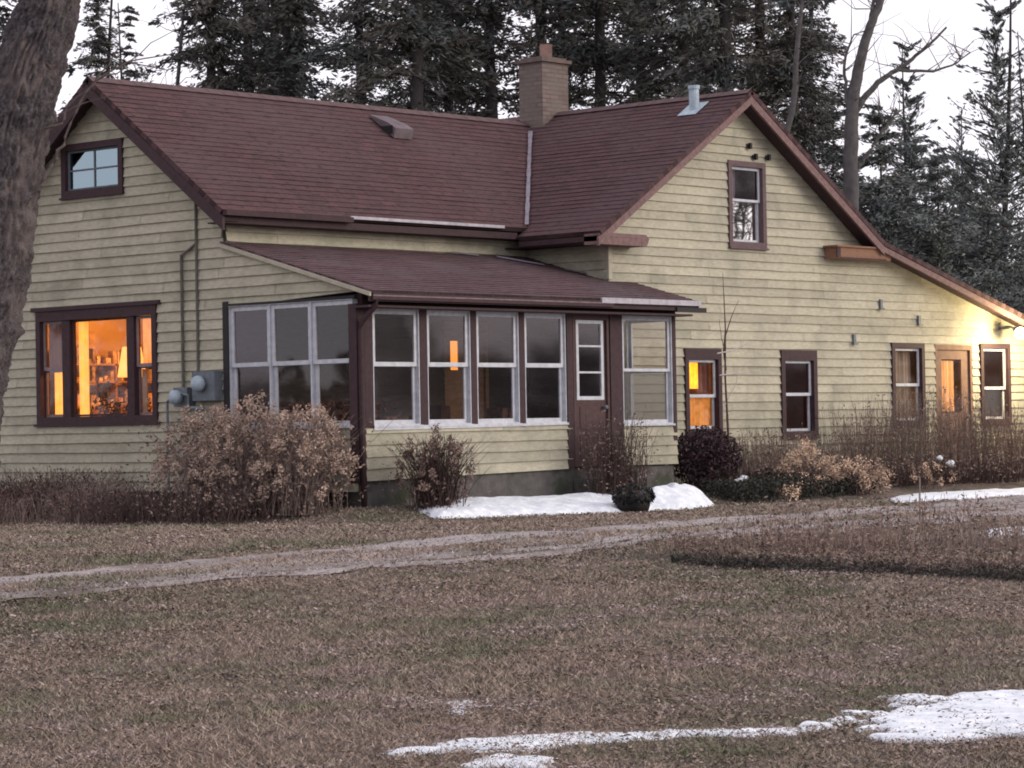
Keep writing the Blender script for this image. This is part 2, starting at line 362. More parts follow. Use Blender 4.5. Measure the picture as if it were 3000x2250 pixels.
snow([(3.7,-1.7),(4.4,-1.1),(5.3,-.75),(5.9,-.65),(6.35,-1.0),(6.0,-1.45),(4.8,-1.95)],.50,.04,.10,33,2.2,.42)
snow([(7.2,-3.6),(9.2,-2.3),(12,-1.7),(16,-1.8),(16,-3.6),(10,-4.2),(8,-4.1)],.09,.06,.35,35,1.2,.2)
snow([(-.9,-10.3),(.6,-10.3),(1.0,-11.8),(-1.2,-11.7),(-1.6,-11.1)],.05,.04,.2,36,1.6,.1,.02)
snow([(-17.1,-17.25),(-16.3,-17.2),(-15.5,-17.75),(-14.9,-18.15),(-14.7,-18.5),(-15.1,-18.65),(-15.7,-18.2),(-16.1,-17.95),(-16.45,-17.85),(-16.55,-18.2),(-16.95,-18.45),(-17.1,-18.1),(-16.75,-17.75),(-16.9,-17.55)],.022,.015,.20,37,5,.06,.045,.35)
snow([(-14.5,-18.15),(-13.5,-17.95),(-13.0,-18.0),(-11.5,-19.6),(-13.4,-20.9),(-14.85,-19.5),(-15.05,-19.1),(-14.85,-18.5)],.035,.015,.50,38,4.2,.10,.08,.5)
snow([(-15.5,-15.9),(-14.8,-15.75),(-14.6,-16.5),(-15.4,-16.75),(-15.75,-16.4)],.015,.015,.35,39,5,.08,.33,.3)
snow([(-2.0,7.6),(-.6,6.9),(-.5,9.5),(-2,9.5)],.06,.05,.2,40,2,.1)
# ------------------------------------------------------------------ grass, leaf litter
def scatter(n,s0,s1,seed,wide=1.03):
    g=np.random.default_rng(seed); a=g.random(n); s=s0*(s1/s0)**(a**.85); t=(g.random(n)*2-1)*.186*s*wide; x,y=XY(s,t); return g,s,t,x,y
def keep_ground(x,y): return ~((x>-.05)&(y>-.05))
def grass():
    n=330000; g,s,t,x,y=scatter(n,12.3,42,5)
    w=drive_w(x,y); den=.6*fbm(x*1.1,y*1.1,51)+.4*fbm(x*5,y*5,53); en=.16*(fbm(x*1.3,y*1.3,55)-.45); on=(w<.02+en)|(w>.97-en)|((np.abs(w-.52)<.17*fbm(x*.8,y*.8,56)*2)&(g.random(n)<.95)&(x<4))
    k=on&keep_ground(x,y)&(den+g.random(n)*.5>.42); x,y,s=x[k],y[k],s[k]; n=len(x)
    h=(.012+.026*g.random(n)**1.5)*(.7+.8*fbm(x*.8,y*.8,52)); wd=.0028*(s/14)**.8*(1+g.random(n)); an=g.random(n)*2*np.pi; lean=g.normal(size=(n,2))*1.1*h[:,None]
    w=drive_w(x,y); z=ground(x,y)-.003+.04*((w>0)&(w<1))
    B=np.stack([x,y,z],-1); D=np.stack([np.cos(an)*wd,np.sin(an)*wd,0*wd],-1); T=B+np.concatenate([lean,h[:,None]],1)
    V=np.stack([B-D,B+D,T],1).reshape(-1,3)
    tag(nmesh('grass',V,np.arange(3*n).reshape(n,3),GRASS,tone=g.random(n)),kind='stuff')
def litter():
    n=170000; g,s,t,x,y=scatter(n,12.3,44,6)
    w=drive_w(x,y); den=.62*fbm(x*.8,y*.8,61)+.5*fbm(x*4,y*4,62)
    k=((w<-.02)|(w>1.0)|(g.random(n)<.05+.25*np.exp(-((w-.5)/.12)**2)*(x<1)))&keep_ground(x,y)&(den+.16*g.random(n)>.66-.06*((w>1)&(w<3))); x,y,s=x[k],y[k],s[k]; n=len(x)
    r=(.005+.011*g.random(n))*(s/14)**.55; nz=runit(n,g); nz[:,2]=np.abs(nz[:,2])+.9; nz/=np.linalg.norm(nz,axis=1)[:,None]
    A=np.cross(nz,runit(n,g)); A/=np.linalg.norm(A,axis=1)[:,None]; B=np.cross(nz,A)
    w=drive_w(x,y); C=np.stack([x,y,ground(x,y)+.012+.02*g.random(n)+.032*((w>0)&(w<1))],-1)
    V,Fq=leafy(C,A*r[:,None],B*(r*.6)[:,None]); tag(nmesh('leaf_litter',V,Fq,LEAF,tone=g.random(n)),kind='stuff')
grass(); litter()
def pebbles():
    n=60000; g,s,t,x,y=scatter(n,22,45,8); w=drive_w(x,y); k=(w>-.02)&(w<1.02)&(g.random(n)<.35+.8*fbm(x*1.2,y*1.2,81)); x,y,s=x[k],y[k],s[k]; n=len(x)
    r=.005+.009*g.random(n)**2; nz=runit(n,g); nz[:,2]=np.abs(nz[:,2])+.5; nz/=np.linalg.norm(nz,axis=1)[:,None]; A=np.cross(nz,runit(n,g)); A/=np.linalg.norm(A,axis=1)[:,None]; B=np.cross(nz,A)
    C=np.stack([x,y,ground(x,y)+.035],-1); V,Fq=cards(C,A*r[:,None],B*(r*.8)[:,None]); tag(nmesh('gravel_stones',V,Fq,mat('gravel_stone',(.36,.32,.32),(.20,.17,.165),12,None,.9,tone=.5),tone=g.random(n)),kind='stuff')
pebbles()
def snow_bits():
    g=np.random.default_rng(9); n=5200; s=13.1+3.2*g.random(n); t=-.9+4.2*g.random(n); x,y=XY(s,t); k=fbm(x*4,y*4,17)+.2*g.random(n)>.58; x,y,s=x[k],y[k],s[k]; n=len(x); r=.004+.010*g.random(n)
    A=runit(n,g); A[:,2]*=.35; B=np.cross(A,runit(n,g)); C=np.stack([x,y,ground(x,y)+.038],-1); V,Fq=leafy(C,A*r[:,None]*1.6,B*r[:,None]*.5); tag(nmesh('leaf_litter',V,Fq,LEAF,tone=g.random(n)*.5),kind='stuff')
    n=500; g=np.random.default_rng(10); s=12.8+14*g.random(n); t=(g.random(n)*2-1)*.18*s; x,y=XY(s,t); mb=MB()
    for i in range(n):
        a=g.random()*6.3; L=.03+.10*g.random()**2; z=float(ground(x[i],y[i]))+.02; p=(x[i],y[i],z); q=(x[i]+math.cos(a)*L,y[i]+math.sin(a)*L,z+g.random()*.03); mb.tube([p,q],[.003,.0015],3,tone=g.random(),cap=False)
    tag(mb.build('fallen_twigs',TWIGD),kind='stuff')
snow_bits()
# ------------------------------------------------------------------ house
house=empty('farmhouse',(0,0,0))
tag(house,'weathered pale yellow clapboard farmhouse with dull red-brown roof, enclosed window porch and brick chimney','house')
def MS(yp): return lambda u,v,w:(u,yp-w,v)        # south-facing wall: u=x, v=z, w outward
def MW(xp): return lambda u,v,w:(xp-w,u,v)        # west-facing wall: u=y
XPO=.145
def siding(M,v0,v1,ulo,uhi,holes,parent,warp=None,seed=0,inner=True,material=None,flat=False):
    mb=MB(); rg=random.Random(seed)
    rows=[]; v=v0
    while v<v1-1e-6: rows.append((v,min(v+XPO,v1),v+XPO)); v+=XPO
    for ri,(a,b,bf) in enumerate(rows):
        cuts=sorted(set([a,b]+[h[k] for h in holes for k in (2,3) if a<h[k]<b]))
        jo=rg.uniform(0,3); joints=[jo+k*3.05 for k in range(-8,14)]; tones=[rg.random() for _ in joints]
        lip=[.023+.007*rg.random() for _ in range(80)]; dz=[rg.uniform(-.006,.004) for _ in range(80)]
        for c0,c1 in zip(cuts[:-1],cuts[1:]):
            if c1-c0<.004: continue
            mid=(c0+c1)/2; L0,L1,R0,R1=ulo(c0),ulo(c1),uhi(c0),uhi(c1)
            lo,hi=min(L0,L1),max(R0,R1)
            if hi<=lo: continue
            hs=sorted([(h[0],h[1]) for h in holes if h[2]<mid<h[3]]); segs=[];cur=None
            st=('L',)
            pts=[('L',)]+[p for h in hs for p in (h[0],h[1])]+[('R',)]
            for i in range(0,len(pts),2):
                p,q=pts[i],pts[i+1]
                p0,p1=(L0,L1) if p==('L',) else (p,p); q0,q1=(R0,R1) if q==('R',) else (q,q)
                if q0<=p0 and q1<=p1: continue
                q0=max(q0,p0);q1=max(q1,p1)
                # inner division stations
                s0=max(p0,p1);s1=min(q0,q1); bs=[]
                if s1-s0>.2:
                    k=math.ceil((s0+.05)/.5)*.5
                    while k<s1-.05: bs.append(k);k+=.5
                    bs+= [j for j in joints if s0+.08<j<s1-.08]; bs=sorted(set(bs))
                E=[(p0,p1)]+[(k,k) for k in bs]+[(q0,q1)]
                for (e0,e1),(f0,f1) in zip(E[:-1],E[1:]):
                    m=(e0+f0)/2; ji=sum(1 for j in joints if j<=m)-1; gp=0
                    def W(u,vv):
                        if flat: return .006
                        i=int((u+12)/.5)%80; l=lip[i]; return .003+(l)*(bf-vv)/XPO
                    def Z(u,vv): return vv+(dz[int((u+12)/.5)%80] if vv==a and ri>0 else 0)
                    g0=.004 if any(abs(e0-j)<1e-6 for j in joints) else 0; g1=.004 if any(abs(f0-j)<1e-6 for j in joints) else 0
                    P=[(e0+g0,Z(e0,c0),W(e0,c0)),(f0-g1,Z(f0,c0),W(f0,c0)),(f1-g1,Z(f1,c1),W(f1,c1)),(e1+g0,Z(e1,c1),W(e1,c1))]
                    if warp: P=[(p_[0],warp(p_[0],p_[1]),p_[2]) for p_ in P]
                    t=.5 if ji<0 else tones[ji%len(tones)]
                    mb.quad(*[M(*p_) for p_ in P],tone=t)
                    if c0==a:
                        B0=[(P[0][0],P[0][1],-.004),(P[1][0],P[1][1],-.004),(P[1][0],P[1][1],P[1][2]),(P[0][0],P[0][1],P[0][2])]; mb.quad(*[M(*p_) for p_ in B0],tone=t)
                    if inner:
                        for ww in (-.006,-.10):
                            Q=[(e0,c0,ww),(f0,c0,ww),(f1,c1,ww),(e1,c1,ww)]
                            if warp: Q=[(p_[0],warp(p_[0],p_[1]),p_[2]) for p_ in Q]
                            mb.quad(*[M(*p_) for p_ in Q],tone=.1)
    return mb.build('wall',material or SIDING,parent)
def ring(mb,M,u0,u1,v0,v1,ts,tt,tb,w0,w1):
    mb.box((u0,v1-tt,w0),(u1,v1,w1),M); mb.box((u0,v0,w0),(u1,v0+tb,w1),M)
    mb.box((u0,v0+tb,w0),(u0+ts,v1-tt,w1),M); mb.box((u1-ts,v0+tb,w0),(u1,v1-tt,w1),M)
def window(M,u0,u1,v0,v1,case=.09,top=None,casem=None,split=None,grid=None,glass=None,sashw=.045,proud=.05,casing=True,sashm=None,glass2=None,bar=.05):
    """a window with its casing, sashes and panes; split = height of the meeting rail"""
    top=case if top is None else top
    mb=MB(); ring(mb,M,u0,u1,v0,v1,case,top,case,-.10,proud)
    mb.box((u0-.02,v0-.03,-.02),(u1+.02,v0,proud+.03),M)            # sill
    o=mb.build('window',casem or TRIMD,house,fix=True)
    a,b,c,d=u0+case,u1-case,v0+case,v1-top
    sp=[(c,d,-.01)] if split is None else [(split-bar/2,d,-.015),(c,split+bar/2-.003,-.05)]
    for i,(e,f,wd) in enumerate(sp):
        s=MB(); ring(s,M,a+.002,b-.002,e,f-.002,sashw,sashw if (i==0) else bar,bar if (i==0 and split is not None) else sashw,wd-.03,wd)
        if grid:
            nu,nv=grid if not isinstance(grid[0],tuple) else grid[i]
            for k in range(1,nu): x=a+(b-a)*k/nu; s.box((x-.012,e+.03,wd-.025),(x+.012,f-.03,wd-.004),M)
            for k in range(1,nv):
                z=e+(f-e)*k/nv; s.box((a+.03,z-.013,wd-.026),(b-.03,z+.013,wd-.003),M)
        s.build('sash',sashm or SASH,o,fix=True)
        g=MB(); g.quad(M(a+.03,e+.03,wd-.018),M(b-.03,e+.03,wd-.018),M(b-.03,f-.03,wd-.018),M(a+.03,f-.03,wd-.018))
        g.build('pane',(glass2 if (glass2 and i==1) else glass) or GLASS,o)
    return o
# key dimensions
RY,RZ=5.25,6.42; MSL=.733                       # main ridge, slope
def mroof(y): return RZ-MSL*abs(y-RY)
WX,WZ,WSL=9.77,6.58,.63; LSL=.268; BRK=13.47    # wing ridge, slopes
def wroof(x): return WZ-WSL*abs(x-WX) if x<BRK else WZ-WSL*(BRK-WX)-LSL*(x-BRK)
PZ0,PSL=3.02,.277                               # porch roof height at y=-.35, slope
def proof(y): return PZ0+PSL*(y+.35)
PW,PX=6.87,6.46; Y2,Y1=2.68,.99
# west wall (gable) with the porch side flush with it
openW=[(4.11,6.91,1.32,3.03),(4.81,6.24,4.72,5.52)]
def wl_lo(v):
    if v<2.98: return Y2
    if v<3.85: return max(0,(v+.06-PZ0)/PSL-.35) if v>3.05 else 0.0
    return Y2 if v<mroof(Y2)-.05 else RY-(RZ-.06-v)/MSL
def wl_hi(v): return 8.8 if v<mroof(8.8)-.05 else RY+(RZ-.06-v)/MSL
siding(MW(0),.30,RZ-.1,wl_lo,wl_hi,openW,house,seed=1)
# porch side below the windows
siding(MW(0),.30,1.17,lambda v:0.0,lambda v:Y2-.001,[],house,seed=2)
# main south wall above the porch roof, and inside the porch
siding(MS(Y2),3.0,4.45,lambda v:.06,lambda v:PX,[],house,seed=3)
siding(MS(Y2),.5,2.96,lambda v:.06,lambda v:PX,[(4.55,5.45,.5,2.75)],house,seed=33,material=mat('shaded_porch_board',(.085,.062,.055),(.05,.038,.034),6,(1,1,4),.9,.3,20,.2))  # wall inside the porch, its shade darkened into the board colour
# wing west wall
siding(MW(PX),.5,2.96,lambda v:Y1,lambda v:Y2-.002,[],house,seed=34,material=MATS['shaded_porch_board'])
siding(MW(PX),3.0,4.4,lambda v:Y1,lambda v:Y2-.002,[],house,seed=4)
# wing south gable
def g_lo(v): return PX if v<wroof(PX)-.06 else WX-(WZ-.06-v)/WSL
def g_hi(v):
    zb=wroof(BRK)-.06
    if v>zb: return WX+(WZ-.06-v)/WSL
    return min(20.5,BRK+(zb-v)/LSL)
openG=[(8.30,9.24,.98,2.36),(10.86,11.86,.90,2.36),(14.09,15.10,1.06,2.52),(15.47,16.67,.30,2.50),(16.92,17.92,1.06,2.54),(9.52,10.52,4.04,5.46)]
siding(MS(Y1),.20,WZ-.1,g_lo,g_hi,openG,house,seed=5)
# porch front below the windows, sagging towards the west
def sag(u,v): return 1.16-(1.16-v)*(1+.13*max(0,(4.4-u)/4.4))
siding(MS(0),.52,1.16,lambda v:.14,lambda v:4.40,[],house,warp=sag,seed=6)
siding(MS(0),.54,1.12,lambda v:5.60,lambda v:PW,[],house,seed=7)
# plain hidden walls closing the volume
mb=MB(); mb.box((PW-.09,0.004,.54),(PW,Y1-.03,1.12)); mb.box((0.02,8.81,.3),(9,8.85,3.2)); mb.box((20.4,Y1+.12,.2),(20.5,8,2.2)); mb.box((6,8,.2),(20.5,8.05,2.2))
mb.build('wall',SIDING,house,fix=True)
# foundation
mb=MB(); mb.box((.05,.03,-.3),(6.82,.20,.52)); mb.box((.06,.2,-.3),(.2,8.75,.32)); mb.box((6.5,1.03,-.3),(20.4,1.2,.22)); mb.box((6.68,.2,-.3),(6.82,1.03,.54))
mb.build('foundation',FOUND,house,fix=True,split=True)
# ---- roofs
def roofplane(O,E,U,Nn,L,e0,e1,material,thick=.07,exp=.14,seed=0):
    """courses of shingles going up-slope; e0(s), e1(s) bound each course along the eave"""
    O,E,U,Nn=[np.array(q,float) for q in (O,E,U,Nn)]; rg=random.Random(seed)
    mb=MB(); uv=[]
    P=lambda e,s,h:O+E*e+U*s+Nn*h
    def q(pts,hs):
        mb.quad(*[P(a,b,h) for (a,b),h in zip(pts,hs)]); uv.extend([(a,b) for a,b in pts])
    k=0;s=0.
    while s<L-1e-6:
        t=min(s+exp,L); a0,a1,b0,b1=e0(s),e0(t),e1(s),e1(t)
        if max(b0-a0,b1-a1)>0:
            b0=max(b0,a0);b1=max(b1,a1)
            m=max(1,int((b0-a0)/1.0)); hj=[.005+.008*rg.random() for _ in range(m+1)]
            for i in range(m):
                f,g=i/m,(i+1)/m; x0=a0+(b0-a0)*f;x1=a0+(b0-a0)*g;y0=a1+(b1-a1)*f;y1=a1+(b1-a1)*g
                q([(x0,s),(x1,s),(y1,t),(y0,t)],[hj[i],hj[i+1],.002,.002])
                q([(x0,s),(x1,s),(x1,s+.0001),(x0,s+.0001)],[0,0,hj[i+1],hj[i]])
            q([(a0,s),(a1,t),(b1,t),(b0,s)],[-thick]*4)
            q([(a0,s),(a1,t),(a1,t),(a0,s)],[-thick,-thick,.004,.014]); q([(b0,s),(b1,t),(b1,t),(b0,s)],[-thick,-thick,.004,.014])
        if k==0: q([(a0,0),(b0,0),(b0,0),(a0,0)],[-thick,-thick,0,0])
        s=t;k+=1
    return mb.build('roof',material,house,uv=uv)
def nrm(v): v=np.array(v,float); return v/np.linalg.norm(v)
def inter(a): return a
# main south slope
Us=nrm((0,1,MSL)); Ns=nrm((0,-MSL,1)); k=math.hypot(1,MSL); sag_e=0
vx=lambda y:6.1+(y-2.33)*(3.41/2.92)
R_main=roofplane((-.32,2.33,4.28),(1,0,0),Us,Ns,2.92*k,lambda s:0,lambda s:vx(2.33+s/k)+.32,ROOF,seed=1)
roofplane((-.32,9.1,mroof(9.1)),(1,0,0),nrm((0,-1,MSL)),nrm((0,MSL,1)),3.85*k,lambda s:0,lambda s:9.6,ROOF,seed=2)
# wing west slope (eave runs north)
kw=math.hypot(1,WSL); zw=wroof(5.88)
def wy(s):
    x=5.88+s/kw
    if x<6.1: return 2.33-.62
    if x<9.51: return 2.33+(x-6.1)/(3.41/2.92)-.62
    return 8.2-.62
R_wing=roofplane((5.88,.62,zw),(0,1,0),nrm((1,0,WSL)),nrm((-WSL,0,1)),(WX-5.88)*kw,lambda s:0,wy,ROOF,seed=3)
roofplane((BRK,.62,wroof(BRK)),(0,1,0),nrm((-1,0,WSL)),nrm((WSL,0,1)),(BRK-WX)*kw,lambda s:0,lambda s:7.6,ROOF,seed=4)
kl=math.hypot(1,LSL)
roofplane((20.8,.62,wroof(20.8)),(0,1,0),nrm((-1,0,LSL)),nrm((LSL,0,1)),(20.8-BRK)*kl,lambda s:0,lambda s:7.6,ROOF,seed=5)
# porch roof
kp=math.hypot(1,PSL)
R_por=roofplane((-.06,-.35,PZ0),(1,0,0),nrm((0,1,PSL)),nrm((0,-PSL,1)),(Y2+.35-.01)*kp,lambda s:0,lambda s:(7.05 if -.35+s/kp<Y1-.02 else PX-.005)+.06,ROOFP,seed=6)
# ridge caps
def bar(mb,a,b,w,h,up=(0,0,1)):
    a=Vector(a);b=Vector(b);d=(b-a).normalized();s=d.cross(Vector(up)).normalized()*w/2;u=s.cross(d).normalized()*h
    P=[a-s,a+s,a+s+u,a-s+u]; i=len(mb.v); mb.v+=[tuple(p) for p in P]+[tuple(p+(b-a)) for p in P]
    for q in ((3,2,1,0),(4,5,6,7),(0,1,5,4),(1,2,6,5),(2,3,7,6),(3,0,4,7)): mb.f.append(tuple(i+k for k in q)); mb.t.append(.5)
RIDGEM=mat('ridge_shingle',(.12,.075,.078),(.085,.055,.058),9,None,.95)
mb=MB()
x=-.32
while x<9.3:
    for sg in (-1,1): mb.quad((x,RY,RZ+.035),(x+.3,RY,RZ+.03),(x+.3,RY+sg*.12,RZ-.06),(x,RY+sg*.12,RZ-.055))
    x+=.29
mb.build('ridge_cap',RIDGEM,R_main,fix=False)
mb=MB(); y=.62
while y<8:
    for sg in (-1,1): mb.quad((WX,y,WZ+.035),(WX,y+.3,WZ+.03),(WX+sg*.13,y+.3,WZ-.05),(WX+sg*.13,y,WZ-.045))
    y+=.29
mb.build('ridge_cap',RIDGEM,R_wing)
# valley flashing
mb=MB(); a=Vector((6.1,2.33,4.30));b=Vector((9.1,4.90,6.20)); n_=14
for i in range(n_):
    p=a.lerp(b,i/n_);q=a.lerp(b,(i+1)/n_); w1=.028+.014*random.random(); sd=Vector((.55,-.8,0))*w1
    mb.quad(p-sd+Vector((0,0,.045)),p+sd+Vector((0,0,.045)),q+sd+Vector((0,0,.045)),q-sd+Vector((0,0,.045)))
mb.build('valley_flashing',mat('dull_flashing',(.22,.20,.24),(.15,.13,.15),6,None,.6),R_wing)
# ---- rake, fascia, soffit boards
def slopeboard(x0,x1,za,zb,y0,y1,axis,name,material,h=.17,th=.035,drop=.02):
    pass
def rakeboard(pa,pb,w,h,drop,material,name='rake_board',off=(0,0,0)):
    """board hanging under a sloping roof edge from pa to pb; w = horizontal thickness vector"""
    mb=MB(); pa=np.array(pa)+off;pb=np.array(pb)+off; w=np.array(w,float)
    mb.prism([pa-(0,0,drop),pb-(0,0,drop),pb-(0,0,drop+h),pa-(0,0,drop+h)],w); return mb.build(name,material,house,fix=True)
t_=.085
rakeboard((-.33,2.31,4.265),(-.33,RY,RZ-.015),(.05,0,0),.19,.0+t_,TRIMD)  # west rake boards take the dark trim colour, their shadow painted in
rakeboard((-.33,9.12,mroof(9.12)),(-.33,RY,RZ-.015),(.05,0,0),.19,.0+t_,TRIMD)
rakeboard((5.86,.63,wroof(5.86)),(WX,.63,WZ),(0,.045,0),.13,t_,TRIMR)
rakeboard((WX,.63,WZ),(BRK,.63,wroof(BRK)),(0,.045,0),.15,t_,TRIMR)
rakeboard((BRK,.63,wroof(BRK)),(20.8,.63,wroof(20.8)),(0,.045,0),.10,t_,TRIMR)
# soffits
mb=MB()
def soff(x0,x1,fn,d): mb.quad((x0,.66,fn(x0)-d),(x1,.66,fn(x1)-d),(x1,Y1-.03,fn(x1)-d),(x0,Y1-.03,fn(x0)-d))
soff(5.9,WX,wroof,.17);soff(WX,BRK,wroof,.18);soff(BRK,20.7,wroof,.13)
for y0,y1 in ((2.33,RY),(RY,9.1)): mb.quad((-.29,y0,mroof(y0)-.16),(0.0,y0,mroof(y0)-.16),(0.0,y1,mroof(y1)-.16),(-.29,y1,mroof(y1)-.16))
mb.build('soffit',TRIMD,house,split=True)
mb=MB(); mb.box((-.28,2.35,4.10),(5.9,2.385,4.20)); mb.box((-.28,2.385,4.10),(6.4,2.68,4.12)); mb.box((5.9,.66,3.98),(5.94,2.33,4.06)); mb.box((5.94,.98,3.96),(6.45,2.66,3.98))
mb.build('fascia',TRIMD,house,fix=True)
mb=MB(); mb.box((-.30,2.24,4.20),(2.2,2.335,4.275)); mb.build('gutter',TRIMD,house,fix=True,split=True)
mb=MB(); mb.box((2.2,2.295,4.255),(5.55,2.332,4.30)); mb.build('drip_edge',DRIP,house,fix=True)
# return boards on the wing gable
mb=MB(); mb.box((5.90,.645,3.93),(7.02,.97,4.05)); mb.prism([(5.9,.64,4.05),(7.08,.64,4.05),(7.0,.64,4.11),(5.9,.64,4.11)],(0,.33,0)); mb.prism([(6.9,.64,3.93),(7.02,.64,3.93),(7.08,.64,4.05),(6.9,.64,4.05)],(0,.33,0)); mb.build('return_board',TRIMR,house,fix=True)
mb=MB(); mb.box((12.16,.70,3.93),(13.75,.97,4.12)); mb.box((12.12,.66,4.12),(13.45,.97,4.15)); o=mb.build('return_board',TRIMB,house,fix=True)
mb=MB(); mb.box((12.14,.68,3.93),(12.24,.70,4.12)); mb.box((12.24,.685,3.925),(13.6,.70,3.95)); mb.build('end_trim',TRIMD,o,fix=True)
# corner board of the wing
mb=MB(); mb.box((PX-.012,Y1-.045,3.42),(PX+.07,Y1+.06,3.95)); mb.build('corner_board',CREAMT,house,fix=True)
# porch roof edges
mb=MB(); mb.box((-.06,-.33,2.88),(7.03,-.30,3.00)); mb.box((-.05,-.30,2.80),(6.95,-.02,2.83)); mb.box((.1,-.02,2.80),(PW,.08,3.02)); mb.build('fascia',TRIMD,house,fix=True,split=True)
mb=MB(); mb.box((-.03,-.375,2.945),(5.0,-.36,2.965)); mb.build('gutter_lip',mat('dull_purple_paint',(.20,.14,.155),(.13,.09,.10),8,None,.7),house,fix=True)
mb=MB(); mb.box((-.03,-.37,2.90),(5.0,-.33,2.945)); mb.box((-.03,-.37,2.965),(5.0,-.33,2.99)); mb.build('gutter',TRIMD,house,fix=True,split=True)
mb=MB(); mb.box((4.72,-.385,2.955),(7.06,-.335,3.035)); mb.build('drip_edge',DRIP,house,fix=True)
mb=MB(); mb.box((6.5,-.36,2.86),(7.22,-.28,2.93)); mb.build('gutter_end',BLACK,house,fix=True)
rakeboard((-.09,-.36,PZ0),(-.09,Y2,proof(Y2)),(.03,0,0),.055,.02,CREAMT)
rakeboard((7.03,-.34,PZ0),(7.03,Y1-.03,proof(Y1)),(.03,0,0),.07,.06,TRIMD)
# flashing scraps on the porch roof
mb=MB(); 
for (x,y,l,a) in ((4.85,2.5,.5,-.3),(5.75,2.15,.75,-.75),(6.3,1.5,.35,-.9)):
    z=proof(y)+.035; dx,dy=math.cos(a)*l/2,math.sin(a)*l/2
    mb.quad((x-dx,y-dy,proof(y-dy)+.03),(x+dx,y+dy,proof(y+dy)+.03),(x+dx+.05,y+dy+.06,proof(y+dy+.06)+.04),(x-dx+.05,y-dy+.06,proof(y-dy+.06)+.04))
mb.build('flashing',mat('dull_flashing',(.2,.2,.2)),R_por)
# chimney
ch=MB(); uv=[]
cx0,cx1,cy0,cy1,cz0,cz1=9.36,10.04,4.84,5.38,5.6,7.50
cuv=[]
def chbox(x0,x1,y0,y1,z0,z1):
    for (a,b,l) in (((x0,y0),(x1,y0),x1-x0),((x1,y0),(x1,y1),y1-y0),((x1,y1),(x0,y1),x1-x0),((x0,y1),(x0,y0),y1-y0)):
        nz=max(1,int((z1-z0)/.075))
        for i in range(nz):
            za=z0+(z1-z0)*i/nz;zb=z0+(z1-z0)*(i+1)/nz
            ch.quad((a[0],a[1],za),(b[0],b[1],za),(b[0],b[1],zb),(a[0],a[1],zb)); cuv.extend([(0,za),(l,za),(l,zb),(0,zb)])
    for z in (z0,z1): ch.quad((x0,y0,z),(x1,y0,z),(x1,y1,z),(x0,y1,z)); cuv.extend([(0,0),(.1,0),(.1,.05),(0,.05)])
chbox(cx0,cx1,cy0,cy1,cz0,7.46)
chim=ch.build('chimney',BRICK,house,uv=cuv)
mb=MB(); mb.box((cx0-.05,cy0-.05,7.46),(cx1+.05,cy1+.05,7.52)); mb.box((cx0+.02,cy0+.02,7.52),(cx1-.02,cy1-.02,7.56)); mb.build('chimney_cap',mat('cap_mortar',(.15,.11,.10),(.10,.075,.07),6,None,.95,.4,20),chim,fix=True)
mb=MB(); mb.tube([(9.74,5.08,7.55),(9.74,5.08,7.80)],.145,4); mb.build('flue',CLAY,chim)
mb=MB(); mb.box((cx0-.04,cy0-.12,6.24),(cx1+.04,cy0-.005,6.34)); mb.build('mortar_collar',mat('cap_mortar',(.2,.15,.13)),chim,fix=True)
# roof vents
def roofpt(y,off=0): return RZ-MSL*(RY-y)+off
mb=MB(); x,y=5.25,4.72; z=roofpt(y)
mb.prism([(x,y-.32,roofpt(y-.32,.03)),(x,y+.22,roofpt(y+.22,.03)),(x,y+.22,roofpt(y+.22,.06)),(x,y-.20,roofpt(y-.20,.20)),(x,y-.36,roofpt(y-.36,.22))],(.42,0,0)); o=mb.build('roof_vent',mat('vent_metal',(.14,.11,.12),(.09,.07,.08),6,None,.7),R_main,fix=True)
mb=MB(); mb.box((x-.006,y-.30,roofpt(y-.25,.05)),(x-.002,y-.05,roofpt(y-.25,.19))); mb.build('vent_opening',BLACK,house)
mb=MB(); px_,py_=9.35,1.5; pz=wroof(px_)
mb.tube([(px_,py_,pz-.05),(px_,py_,pz+.36)],.085,14); mb.tube([(px_,py_,pz+.34),(px_,py_,pz+.40)],.10,14); mb.prism([(px_-.2,py_-.18,wroof(px_-.2)+.025),(px_+.16,py_-.18,wroof(px_+.16)+.025),(px_+.16,py_+.2,wroof(px_+.16)+.025),(px_-.2,py_+.2,wroof(px_-.2)+.025)],(0,0,.01)); mb.build('vent_pipe',METAL,R_wing)
# ---- porch windows (side)
Mw=MW(0); Ms=MS(0)
for a,b in ((.06,.885),(.885,1.72),(1.72,2.56)):
    window(Mw,a,b,1.20,2.93,case=.012,casem=SASH,split=2.09,sashw=.06,proud=.012,glass=GLASSM if a>1.6 else GLASS,bar=.06)
mb=MB(); mb.box((-.035,2.562,1.15),(.03,2.67,3.0)); mb.box((-.03,.0,2.935),(.03,2.56,2.965)); mb.build('mullion',mat('black_green_paint',(.03,.028,.03)),house,fix=True,split=True)
